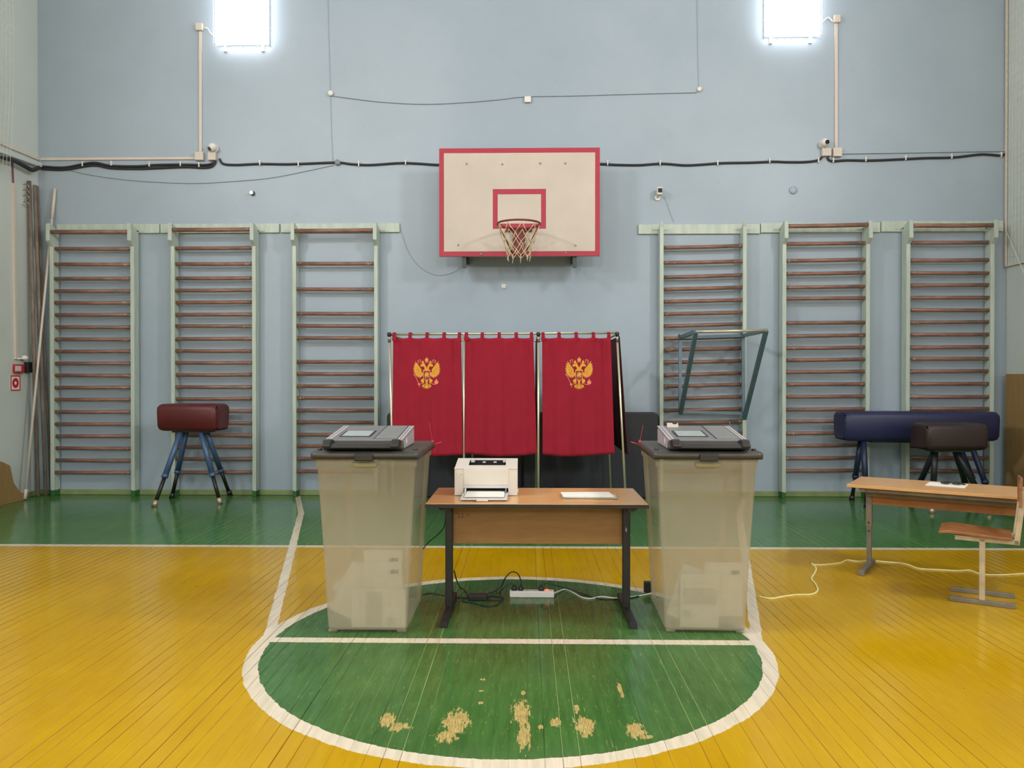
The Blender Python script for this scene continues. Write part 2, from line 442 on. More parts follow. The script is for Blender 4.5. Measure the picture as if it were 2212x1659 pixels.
# ------------------------------------------------------------ wall bars
YF, PD, PWD = 8.97, .12, .045
def wall_bars(px, ys, label, hat=True, rail=None, rb=(484, 504), tilt=0, hats=(True, True)):
    x0 = PY(px, 800, YF).x
    t = thing('wall_bars', label, 'wall bars', (x0, YF, 0), 0, 'wooden wall bars along the back wall')
    if hat:
        prof = [(0, 0), (0, 2.925), (-.07, 2.985), (-.07, 3.165), (-.062, 3.185), (-.045, 3.19), (PD, 3.125), (PD, 0)]
    else:
        prof = [(0, 0), (0, 3.13), (-.012, 3.19), (PD, 3.10), (PD, 0)]
    for a in (0, 1-PWD):
        part('side_post', MB().prism(prof, 'x', a, a+PWD), m_bars, t, world=False, bevel=.004)
    for i, y in enumerate(ys):
        top = hat and i == 0
        yy = -.035 if top else .04+random.uniform(-.006, .01)
        z = PY(px+95, y, YF+yy).z
        dz = tilt+random.uniform(-.006, .006)
        part('rung', MB().tube([(PWD-.005, yy, z-dz/2), (.5, yy, z-random.uniform(0, .004)), (1-PWD+.005, yy, z+dz/2)], .025 if top else .0225, 12), m_rung, t, world=False)
    a, b = PY(rail[0], 494, YW-.03).x, PY(rail[1], 494, YW-.03).x
    za, zb = PY(px+90, rb[1], YW-.03).z, PY(px+90, rb[0], YW-.03).z
    part('wall_rail', MB().box(a, b, YW-.03, YW-.002, za, zb), m_bars, t, bevel=.004)
    for s in (0, 1-PWD):
        for d in (-1, 1):
            bx = s+(PWD+.03 if d > 0 else -.03)
            part('angle_bracket', MB().box(bx-.035, bx+.035, PD-.006, PD+.001, 3.115, 3.125).box(bx-.035 if d > 0 else bx+.03, bx-.03 if d > 0 else bx+.035, PD-.05, PD, 3.115, 3.125), m_bars, t, world=False)
    return t
wall_bars(107.5, [501, 537.5, 571, 602, 628.5, 654, 680, 706.5, 733, 759, 785, 811, 837, 863, 889.5, 916, 942, 968.5, 994.5, 1020.5],
          'pale green wall bars with brown rungs in the left corner beside leaning pipes', rail=(122, 344))
wall_bars(369, [496, 536, 570, 601, 627, 653, 679.5, 704.5, 732, 758, 783.5, 809.5, 836, 861.5, 887.5, 914, 940, 965, 991, 1020],
          'pale green wall bars behind the maroon vaulting buck', rail=(346, 603), rb=(483, 503))
wall_bars(631.5, [498, 569.5, 625, 677.5, 704, 730, 781.5, 807.5, 833.5, 859.5, 886.5, 912, 939, 963.5, 990.5, 1018],
          'pale green wall bars with several missing rungs left of the voting booth', rail=(606, 863), rb=(482, 502))
wall_bars(1425, [533, 566, 596.5, 623, 650, 676.5, 702, 729, 754, 781, 808, 832.5, 859, 885, 912, 938, 965, 990, 1017],
          'pale green wall bars without a top rung, blue dip frame hung on them', hat=False, rail=(1379, 1642), rb=(484, 505), tilt=.02)
wall_bars(1690, [487, 526, 562, 590.4, 620, 644.4, 697, 725, 751, 777, 803, 830, 856.4, 884, 909.5, 935.5, 962, 989, 1016.5],
          'pale green wall bars with one rung missing, left end of navy horse before them', rail=(1644, 1902), rb=(481, 502), tilt=.008)
wall_bars(1957.5, [487, 524, 562, 590, 616, 643, 670, 696, 722.7, 750, 775, 802, 829, 857, 883, 910, 936, 963, 989, 1017],
          'pale green wall bars in the right corner behind the dark brown buck', rail=(1904, 2168), rb=(477, 500))

# ------------------------------------------------------------ basketball hoop
YB_ = 8.65
bl, br = PY(948.5, 430, YB_), PY(1296, 430, YB_)
bt, bb = PY(1122, 319.5, YB_).z, PY(1122, 553.5, YB_).z
bxc, bzc, bw, bh = (bl.x+br.x)/2, (bt+bb)/2, br.x-bl.x, bt-bb
hoop = thing('basketball_hoop', 'white basketball backboard with red border, red rim and cord net', 'basketball hoop', (bxc, YW, bb))
o = part('backboard', MB().box(-bw/2, bw/2, 0, .035, -bh/2, bh/2), m_board, hoop, world=False, bevel=.003)
o.location = (0, YB_-YW, bzc-bb)
mb = MB()
for sx in (-.62, .62):
    for z in (bb+.1, bt-.2):
        mb.bar((bxc+sx, YB_+.035, z), (bxc+sx*1.0, YW, z), .045)
    mb.bar((bxc+sx, YB_+.06, bb-.12), (bxc+sx, YB_+.06, bt-.05), .045)
    mb.bar((bxc+sx, YB_+.06, bb-.1), (bxc+sx, YW, bb+.12), .035)
    mb.bar((bxc+sx, YW-.03, bb-.02), (bxc+sx, YW-.03, bt-.1), .05)
for z in (bb+.15, bt-.15): mb.bar((bxc-.64, YB_+.06, z), (bxc+.64, YB_+.06, z), .045)
part('support_frame', mb, mat('dark_grey_enamel', lin(62, 70, 70), .5, .2), hoop)
mb = MB()
for (px, py) in ((1008, 354), (1085, 355), (1167, 353), (1221, 353), (990, 529), (1243, 530), (1039, 549), (1222, 547)):
    p = PY(px, py, YB_); mb.lathe([(.012, 0), (.012, .004), (.006, .008)], M=Matrix.Translation(p) @ Matrix.Rotation(R(90), 4, 'X'), n=8)
part('bolts', mb, m_steel, hoop)
rz = 3.045; rc = PY(1120.5, 484, 8.34).x; ry = 8.345; rr = .232
mb = MB().tube([(rc+rr*math.cos(a), ry+rr*math.sin(a), rz) for a in [2*math.pi*k/48 for k in range(48)]], .0105, 10, closed=True)
mb.bar((rc-.09, YB_-.01, rz), (rc-.09, ry+rr-.01, rz), .016).bar((rc+.09, YB_-.01, rz), (rc+.09, ry+rr-.01, rz), .016)
for sx in (-1, 1): mb.tube([(rc+sx*.215, ry+.06, rz-.005), (rc+sx*.07, YB_-.02, rz-.27)], .007, 8)
rim = part('rim', mb, m_rimred, hoop)
part('mounting_plate', MB().box(rc-.15, rc+.15, YB_-.012, YB_-.001, rz-.03, rz+.02).prism([(rc-.07, rz-.03), (rc+.07, rz-.03), (rc+.07, rz-.28), (rc-.07, rz-.28)], 'y', YB_-.045, YB_-.001), m_rimred, hoop, bevel=.004)
mb = MB(); NN = 9; rows = [(.225, 0), (.19, -.11), (.16, -.20), (.135, -.28), (.125, -.34)]
def npt(i, k):
    r, dz = rows[i]; a = 2*math.pi*(k+(.5 if i % 2 else 0))/NN
    return Vector((rc+r*math.cos(a), ry+r*math.sin(a), rz-.012+dz))
for i in range(len(rows)-1):
    for k in range(NN):
        k2 = (k, k+1) if i % 2 else (k-1, k)
        for q in k2:
            a, b = npt(i, k), npt(i+1, q % NN)
            off = Vector((random.uniform(-.006, .006), random.uniform(-.006, .006), -.006))
            mb.tube([a, (a+b)/2+off, b], .0042, 6)
for k in range(NN):
    for i in range(1, len(rows)):
        p = npt(i, k); mb.lathe([(.003, -.008), (.009, 0), (.003, .008)], p, 6)
    p = npt(len(rows)-1, k); mb.tube([p, p+Vector((random.uniform(-.01, .01), 0, -random.uniform(.03, .06)))], .0042, 6)
part('net', mb, m_cord, hoop)

# ------------------------------------------------------------ fluorescent wall lamps and their wiring
def lamp(x0p, x1p, bot, label):
    a, b = PY(x0p, bot, YW-.1), PY(x1p, bot, YW-.1); zb = a.z; zt = zb+1.22; w = b.x-a.x
    t = thing('wall_lamp', label, 'lamp', ((a.x+b.x)/2, YW, zb), 0, 'fluorescent lamps high on the back wall')
    part('housing', MB().box(a.x+.02, b.x-.02, YW-.05, YW-.001, zb+.03, zt-.03), m_white, t, bevel=.005)
    part('diffuser', MB().box(a.x+.012, b.x-.012, YW-.1, YW-.05, zb+.012, zt-.012), m_glow, t, bevel=.01)
    mb = MB()
    for x in [a.x+.0+(w)*k/4 for k in range(5)]: mb.tube([(x, YW-.03, zb-.002), (x, YW-.118, zb-.002), (x, YW-.118, zt+.002), (x, YW-.03, zt+.002)], .0028, 6)
    for z in [zb+1.22*k/6 for k in range(7)]: mb.tube([(a.x, YW-.03, z), (a.x, YW-.121, z), (b.x, YW-.121, z), (b.x, YW-.03, z)], .0028, 6)
    part('wire_guard', mb, m_white, t)
    for x in (a.x+.1, b.x-.1):
        part('mounting_lug', MB().box(x-.018, x+.018, YW-.02, YW-.001, zb-.045, zb+.035).tube([(x, YW-.02, zb-.028), (x, YW-.028, zb-.028)], .007, 8), m_white, t, bevel=.003)
    return a, b
la, lb = lamp(462, 581, 97, 'glowing fluorescent lamp high on the wall, above the wall bars left of the backboard')
ra, rb_ = lamp(1651, 1775, 79, 'glowing fluorescent lamp high on the wall, right of the backboard')
def wbox(name, x0, x1, y0, y1, d, m, label, cat, bevel=.006):
    a, b = PY(x0, y1, YW), PY(x1, y0, YW)
    return solo(name, MB().box(a.x, b.x, YW-d, YW-.001, a.z, b.z), m, label, cat, bevel=bevel)
def conduit(pts, w, m, label, d=.02, name='cable_conduit'):
    mb = MB()
    for (p, q) in zip(pts, pts[1:]):
        a, b = PY(*p, YW-d/2), PY(*q, YW-d/2); mb.bar(a, b, w, d, up=(0, -1, 0))
    return solo(name, mb, m, label, 'conduit', bevel=.003)
wbox('junction_box', 425, 440, 53, 68, .045, m_conduit, 'square white junction box beside the left wall lamp', 'junction box')
wbox('junction_box', 1799, 1813, 35, 51, .045, m_conduit, 'square white junction box beside the right wall lamp', 'junction box')
wbox('junction_box', 424, 442, 330, 348, .05, m_conduit, 'cream junction box at the foot of the left vertical conduit', 'junction box')
wbox('junction_box', 1797, 1816, 321, 340, .05, m_conduit, 'cream junction box at the foot of the right vertical conduit', 'junction box')
conduit([(433, 68), (433.5, 330)], .034, m_conduit, 'vertical white conduit below the left wall lamp')
conduit([(1806, 51), (1806, 321)], .034, m_conduit, 'vertical white conduit below the right wall lamp')
conduit([(88, 344), (424, 342)], .03, m_conduit, 'long horizontal cream conduit from the left corner to a junction box')
conduit([(1816, 331), (2170, 325)], .022, m_back, 'long horizontal conduit from a junction box to the right corner')
def wire(name, pts, r, m, label, Y=YW-.01, cat='cable', step=8, **kw):
    return solo(name, MB().tube(spline([PY(p[0], p[1], Y if len(p) < 3 else p[2]) for p in pts], step), r, 8), m, label, cat, **kw)
wire('lamp_lead', [(440, 60), (448, 62), (455, 72), (463, 78)], .008, m_white, 'short white lead from left junction box to its lamp', YW-.03)
wire('lamp_lead', [(1799, 46), (1790, 38), (1783, 42), (1775, 50)], .008, m_white, 'short white lead from right junction box to its lamp', YW-.03)
# black trunk cables with clips
def trunk(name, pts, r, label, clips, k=1):
    t = thing(name, label, 'cable', PY(pts[0][0], pts[0][1], YW))
    for j in range(k):
        part('cable', MB().tube(spline([PY(p[0], p[1]+j*5*(1 if k > 1 else 0)+random.uniform(-1, 1), YW-.016) for p in pts], 8), r, 8), m_cable, t)
    mb = MB()
    for (x, y) in clips:
        c = PY(x, y, YW); mb.box(c.x-.006, c.x+.006, YW-.036, YW-.001, c.z-.028, c.z+.028)
    part('cable_clips', mb, m_white, t)
trunk('trunk_cable', [(90, 360), (140, 361), (200, 352), (240, 358), (300, 360), (340, 357), (400, 356), (440, 356), (458, 353), (466, 345)], .014,
      'thick black cable bundle along the wall left of the left dome camera', [(181, 355), (243, 354), (325, 356), (392, 355), (432, 357)], 2)
trunk('trunk_cable', [(474, 343), (482, 353), (510, 355), (560, 354), (620, 355), (680, 353), (730, 350), (760, 355), (800, 356), (860, 353), (900, 353), (948, 355), (1000, 355)], .013,
      'black cable sagging along the wall from left dome camera to backboard', [(563, 353), (646, 355), (776, 355), (877, 352)])
trunk('trunk_cable', [(1240, 353), (1296, 354), (1330, 355), (1380, 356), (1430, 354), (1480, 356), (1520, 355), (1560, 353), (1620, 352), (1670, 349), (1700, 350), (1740, 350), (1766, 347), (1776, 340)], .013,
      'black cable along the wall from backboard to right dome camera', [(1312, 353), (1425, 353), (1549, 353), (1661, 348), (1766, 347)])
trunk('trunk_cable', [(1787, 340), (1796, 347), (1830, 347), (1880, 346), (1950, 343), (2000, 342), (2060, 339), (2120, 333), (2160, 335), (2172, 333)], .013,
      'black cable along the wall from right dome camera to right corner', [(1798, 347), (1868, 345), (1954, 342), (2053, 339), (2160, 335)])
wire('thin_wire', [(130, 362), (180, 375), (250, 386), (330, 393), (420, 396), (500, 392), (580, 385), (650, 372), (720, 357)], .0028, m_cablegrey, 'thin grey wire sagging below the black cable on the left')
wire('thin_wire', [(708, -20), (711, 100), (714, 205), (716, 280), (719, 348)], .0016, m_cablegrey, 'thin vertical wire between left lamp and backboard', step=3)
wire('thin_wire', [(1505, -20), (1507, 100), (1509, 190)], .0016, m_cablegrey, 'thin vertical wire left of the right lamp', step=3)
wire('thin_wire', [(716, 207), (760, 213), (830, 221), (920, 225), (1010, 221), (1080, 215), (1135, 209), (1240, 207), (1380, 203), (1505, 200)], .0035, m_cablegrey, 'thin grey wire sagging across the wall above the backboard')
wire('thin_wire', [(866, 495), (880, 540), (905, 575), (940, 594), (975, 590), (998, 575)], .0016, m_cablegrey, 'thin wire hanging under the backboard from the left rail')
wire('thin_wire', [(1434, 424), (1441, 440), (1448, 462), (1456, 480)], .0016, m_cablegrey, 'thin wire running down from the small white camera')
def disc(name, px, py, r, d, m, label, cat, prof=None):
    p = PY(px, py, YW); M = Matrix.Translation(p) @ Matrix.Rotation(R(90), 4, 'X')
    return solo(name, MB().lathe(prof or [(r, 0.001), (r, d*.7), (r*.8, d), (r*.2, d)], M=M, n=24), m, label, cat)
disc('wire_insulator', 715, 203, .032, .04, m_white, 'round white wire insulator above the left end of the sagging wire', 'insulator')
disc('wire_insulator', 1510, 194, .028, .035, m_white, 'round white wire insulator at the right end of the sagging wire', 'insulator')
disc('wire_insulator', 730, 352, .034, .04, m_cablegrey, 'grey round insulator on the black cable left of backboard', 'insulator')
disc('cover_plate', 1713, 411, .045, .02, m_back, 'round painted cover plate above the fifth wall bars', 'cover plate')
disc('cable_hook', 546, 418, .03, .05, m_steel, 'small dark metal hook with wire above second wall bars', 'hook', [(.03, .001), (.012, .01), (.012, .04), (.022, .05)])
wbox('junction_box', 1133, 1147, 210, 223, .04, m_white, 'small white junction box in the middle of the sagging wire', 'junction box')
t = thing('wall_socket', 'round white socket on the wall under the basketball hoop', 'socket', PY(1088, 619, YW))
p = PY(1088, 619, YW); Mx = Matrix.Translation(p) @ Matrix.Rotation(R(90), 4, 'X')
part('cover', MB().lathe([(.031, 0.001), (.031, .012), (.026, .018), (.01, .018)], M=Mx, n=28), m_white, t)
mb = MB()
for a in (0, 2.1, 4.2): mb.lathe([(.004, .0175), (.004, .0195)], M=Mx @ Matrix.Translation((.012*math.cos(a), .012*math.sin(a), 0)), n=8)
part('holes', mb, m_lens, t)
def dome(px, py, bx, label, aim):
    p = PY(px, py, YW-.07); t = thing('dome_camera', label, 'camera', (p.x, YW, p.z))
    mb = MB(); c = Vector(p)
    mb.tube([(p.x, YW-.002, p.z), (p.x, YW-.03, p.z)], .05, 20)
    prof = [(.048*math.sin(R(a)), -.048*math.cos(R(a))) for a in (8, 25, 45, 65, 85, 105, 125, 145, 160, 172)]
    mb.lathe(prof, c, 20)
    part('head', mb, m_white, t)
    d = Vector(aim).normalized(); part('lens', MB().tube([c+d*.03, c+d*.052], .024, 16), m_lens, t)
    a, b = PY(bx[0], bx[3], YW), PY(bx[1], bx[2], YW)
    part('mounting_box', MB().box(a.x, b.x, YW-.05, YW-.001, a.z, b.z), m_conduit, t, bevel=.006)
dome(459, 318, (452, 469, 330, 348), 'white dome camera on the wall left of the backboard', (-.5, -.5, -.5))
dome(1782, 308, (1773, 1793, 322, 339), 'white dome camera on the wall right of the backboard', (.2, -.8, -.1))
t = thing('wall_camera', 'small white camera with black front above the fourth wall bars', 'camera', PY(1424, 420, YW))
p = PY(1424, 414, YW-.07)
part('camera_body', MB().box(p.x-.03, p.x+.03, p.y-.05, p.y+.03, p.z-.045, p.z+.045), m_white, t, bevel=.012, seg=3)
part('front_glass', MB().box(p.x-.022, p.x+.026, p.y-.053, p.y-.049, p.z-.022, p.z+.028), m_lens, t, bevel=.004)
part('stand', MB().tube([(p.x-.01, YW-.002, p.z-.055), (p.x-.01, YW-.02, p.z-.055)], .035, 18).tube([(p.x-.01, YW-.02, p.z-.055), (p.x, p.y, p.z-.03)], .012, 10), m_white, t)

# ------------------------------------------------------------ left wall and corner
def lwbox(name, x0, x1, y0, y1, d, m, label, cat):        # box on the left wall from pixel extents
    a, b = PX(x0, y1, XL), PX(x1, y0, XL); a2 = PX((x0+x1)/2, y1, XL); b2 = PX((x0+x1)/2, y0, XL)
    return MB().box(XL+.001, XL+d, a.y, b.y, a2.z, b2.z)
def ltube(name, pts, r, m, label, cat='cable', off=.015, step=6):
    return solo(name, MB().tube(spline([PX(p[0], p[1], XL+off) for p in pts], step), r, 8), m, label, cat)
solo('cable_conduit', MB().bar(PX(-60, 283, XL+.012), PX(86, 345, XL+.012), .03, .022, up=(1, 0, 0)), m_conduit, 'cream conduit descending along the left wall into the corner', 'conduit')
solo('cable_shelf', MB().bar(PX(-60, 305, XL+.03), PX(86, 357, XL+.03), .05, .07, up=(1, 0, 0)), m_side, 'painted ledge under the cream conduit on the left wall', 'ledge')
ltube('trunk_cable', [(-60, 318), (0, 338), (30, 347), (55, 360), (70, 367), (84, 362)], .026, m_cable, 'thick black cable on the left wall running into the corner', off=.09)
solo('cable_conduit', MB().bar(PX(29, 396, XL+.012), PX(35, 776, XL+.012), .04, .022, up=(1, 0, 0)), m_conduit, 'vertical white conduit on the left wall down to the alarm', 'conduit')
ltube('alarm_wire', [(27, 350), (28, 375), (29, 396)], .008, mat('dark_pink', lin(120, 50, 76), .6), 'short dark pink wire above the left wall conduit')
t = thing('fire_alarm', 'red manual fire alarm box on the left wall above the red sign', 'fire alarm', PX(36, 806, XL))
part('alarm_box', lwbox('', 27, 44, 787, 806, .05, None, '', ''), m_red, t, bevel=.005)
a = PX(39, 796, XL+.05); part('glass_cover', MB().box(a.x, a.x+.004, a.y-.05, a.y+.05, a.z-.03, a.z+.03), m_conduit, t)
solo('control_box', lwbox('', 51, 61, 782, 805, .05, None, '', ''), m_black, 'small black box on the left wall beside the fire alarm', 'box', bevel=.005)
solo('sensor', MB().tube([PX(38, 775, XL+.02), PX(50, 774, XL+.03)], .01, 8).lathe([(.0, -.02), (.035, -.02), (.04, 0), (.025, .025), (.0, .03)], PX(53, 773, XL+.045), 16), m_white, 'small round white sensor on the left wall over the black box', 'sensor')
# sign: white square, red border, red ring
a, b = PX(21.5, 845, XL), PX(44, 810, XL)
yc, zc = (a.y+b.y)/2, (PX(33, 845, XL).z+PX(33, 810, XL).z)/2; hw = abs(b.y-a.y)/2; hh = abs(PX(33, 845, XL).z-PX(33, 810, XL).z)/2
T = Tree('alarm_sign_print'); X_, Y_, Z_ = T.xyz(); ay = T.math('DIVIDE', T.abs(Y_), hw); az = T.math('DIVIDE', T.abs(Z_), hh)
bord = T.mul(T.mx(T.gt(ay, .76), T.gt(az, .8)), T.mul(T.lt(ay, .95), T.lt(az, .96)))
rr_ = T.math('SQRT', T.add(T.mul(ay, ay), T.mul(az, az))); ring = T.mul(T.lt(rr_, .62), T.gt(rr_, .22))
T.put(T.b.inputs['Base Color'], T.mix(T.mx(bord, ring), lin(232, 222, 214), lin(190, 34, 48))); T.b.inputs['Roughness'].default_value = .5
o = solo('alarm_sign', MB().box(0, .003, -hw, hw, -hh, hh), T.m, 'square red and white sign with a red ring on the left wall', 'sign', world=False, loc=(XL+.001, yc, zc))
# hook strip
t = thing('hook_rack', 'short metal rack with hooks on the left wall beside leaning pipes', 'rack', PX(50, 440, XL))
part('plate', lwbox('', 45, 51, 396, 442, .012, None, '', ''), m_side, t)
for y in (398, 410, 422, 436):
    c = PX(50, y, XL+.012); part('hook', MB().tube(spline([c, c+Vector((.04, .01, .0)), c+Vector((.055, .02, -.03)), c+Vector((.03, .02, -.045)), c+Vector((.015, .01, -.03))]), .005, 6), m_steel, t)
# leaning pipes
def pole(pts, r, m, label, name='steel_pipe', cat='pipe', n=10, group=None):
    return solo(name, MB().tube(pts, r, n), m, label, cat, group)
pole([(XL+.15, 8.86, .02), PX(63, 391, XL+.03)], .022, m_rust, 'rusty pipe leaning in the left corner, leftmost of the bundle')
pole([(XL+.19, 8.94, .02), PX(75, 400, XL+.07)], .02, m_rust, 'rusty pipe leaning in the left corner, middle of the bundle')
pole([(XL+.19, 9.04, .02), PX(81, 402, XL+.045)], .014, m_rust, 'thin rusty rod leaning in the left corner, rightmost of the bundle')
ptop = PY(126, 408, YW-.02); ptop.x = -5.602; pb = PZ(54, 1078, .012); pb.x = max(pb.x, XL+.03)
t = thing('white_pole', 'long white pole leaning across the left corner to the wall', 'pole', pb)
part('shaft', MB().tube([pb, pb.lerp(ptop, .9)], .0135, 10), m_conduit, t)
part('tip', MB().tube([pb.lerp(ptop, .9), ptop], .018, 10), m_conduit, t)
part('foot', MB().tube([pb, pb.lerp(ptop, .03)], .018, 10), m_conduit, t)
# plywood piece low on the left
f0 = PZ(0, 1104); f1 = PZ(46, 1082)
mb = MB(); mb.prism([(8.72, .0), (8.72, .05), (8.60, .11), (8.50, .22), (8.44, .42), (8.30, .48), (7.0, .48), (7.0, 0)], 'x', XL+.06, XL+.11)
solo('plywood_sheet', mb, m_ply, 'tan plywood sheet on the floor along the left wall', 'board', bevel=.004)
# net on the left
def netmesh(f, nu, nv, r=.0022):
    mb = MB()
    for i in range(nu+1): mb.tube([f(i/nu, j/24) for j in range(25)], r, 4, cap=False)
    for j in range(nv+1): mb.tube([f(i/8, j/nv) for i in range(9)], r, 4, cap=False)
    return mb
zb0 = PX(10, 370, XL+.2).z; ye = PX(24, 200, XL+.16).y
def fnet(u, v):
    z = zb0+(ZC-zb0)*v; y = 6.4+(ye-6.4)*u-.05*max(0, .25-v)*4*u
    return Vector((XL+.16+.02*math.sin(u*19+v*3)+.03*(1-v)*math.sin(u*9), y, z-.12*u*(1-v)*0+(.07*math.sin(u*7))*(1-v)**4))
solo('protective_net', netmesh(fnet, 38, 46), m_net, 'white protective net hanging along the left wall at upper left', 'net')

# ------------------------------------------------------------ right wall
pt = PX(2190, 808, XR-.05)
solo('plywood_sheet', MB().box(XR-.06, XR-.03, 7.4, 9.02, 0, PX(2176, 808, XR-.04).z), m_ply, 'tall tan wooden panel leaning on the right wall', 'board', bevel=.004)
g0, g1 = PX(2173.5, 575, XR-.02), PX(2173.5, 330, XR-.02)
t = thing('guard_net', 'framed white net guard on the right wall beside the corner', 'net', (XR, 8.4, g0.z))
part('frame', MB().bar((XR-.02, 9.09, g0.z), (XR-.02, 9.09, ZC-.4), .02).bar((XR-.02, 9.09, g0.z), (XR-.02, 7.5, g0.z), .02), m_conduit, t)
mb = netmesh(lambda u, v: Vector((XR-.03, 7.5+1.58*u, g0.z+(ZC-.4-g0.z)*v)), 26, 44, .0014); part('mesh', mb, m_net, t)
ltp = [(2163, 490), (2180, 530), (2200, 570), (2212, 585)]
solo('loose_string', MB().tube(spline([PX(2174+i*11, 500+i*26, XR-.05-.01*i) for i in range(5)]), .004, 6), m_net, 'loose white cord hanging diagonally by the right corner', 'cord')
mb = MB().box(4.98, XR-.08, 6.3, 8.35, 0, .09)
solo('gym_mat', mb, m_matnavy, 'navy gym mat lying on the floor in the right corner', 'gym mat', bevel=.02, seg=3)

# ------------------------------------------------------------ dark mats behind the booth
m0 = PY(836, 980, 8.96).x; m1 = ROOT['wall_bars.003'].translation.x-.012
zt = PY(1380, 891, 8.96).z
mid = (m0+m1)/2
for (xa, xb, lb_) in ((m0, mid-.01, 'dark gym mat standing behind the voting booth, its left part'), (mid+.01, m1, 'dark gym mat standing right behind the booth, corner showing by the bars')):
    solo('gym_mat', MB().prism([(xa, 0), (xb, 0), (xb, zt-.05), (xb-.012, zt-.015), (xb-.05, zt), (xa+.05, zt), (xa+.012, zt-.015), (xa, zt-.05)], 'y', 8.95, 9.09), m_matnavy, lb_, 'gym mat',
         'dark gym mats standing against the wall', bevel=.015, seg=3)

# ------------------------------------------------------------ voting booth
YV, YR = 7.3, 8.55
ztop = PY(1090, 722, YV).z
front = [(PY(841, 722, YV).x, PY(849, 1000, YV).x+.01), (PY(1002, 722, YV).x,)*2, (PY(1163, 721, YV).x,)*2, (PY(1333, 720, YV).x, PY(1350, 1040, YV).x+.02)]
booth = thing('voting_booth', 'metal tube frame of a three place voting booth', 'voting booth', ((front[0][0]+front[3][0])/2, YV, 0))
for (xt, xb) in front:
    part('pole', MB().tube([(xb, YV, 0), (xt, YV, ztop)], .011, 10), m_chrome, booth)
    part('pole', MB().tube([(xb-.01, YR, 0), (xt, YR, ztop)], .011, 10), m_chrome, booth)
xs = [f[0] for f in front]
part('top_rail', MB().tube([(xs[0], YV, ztop), (xs[3], YV, ztop+.012)], .011, 10), m_chrome, booth)
part('top_rail', MB().tube([(xs[0], YR, ztop), (xs[3], YR, ztop)], .011, 10), m_chrome, booth)
for x in xs: part('cross_rail', MB().tube([(x, YV, ztop), (x, YR, ztop)], .010, 10), m_chrome, booth)
for i in (0, 2, 3):
    part('corner_joint', MB().lathe([(.0, -.02), (.014, -.018), (.019, -.008), (.019, .008), (.014, .018), (.0, .02)], (xs[i], YV-.012, ztop), 14), m_black, booth)
    part('joint_sleeve', MB().tube([(xs[i], YV, ztop-.01), (xs[i]+(.004 if i == 3 else 0), YV, ztop-.075)], .0145, 12), m_steel, booth)
zbot = PY(1080, 981, YV).z
def fold(u, v, k):
    w = .010*math.sin(u*7+k)+.006*math.sin(u*17+2*k)+.003*math.sin(u*37+k*3)
    w *= (.7+1.1*(1-v))
    pinch = .010*math.exp(-((1-v)/.12)**2)*math.sin(u*4*2*math.pi)
    crease = -.02*math.exp(-((u-.9)/.03)**2)*(v**3)+.012*math.exp(-((u-.06)/.05)**2)*v
    return w+pinch+crease
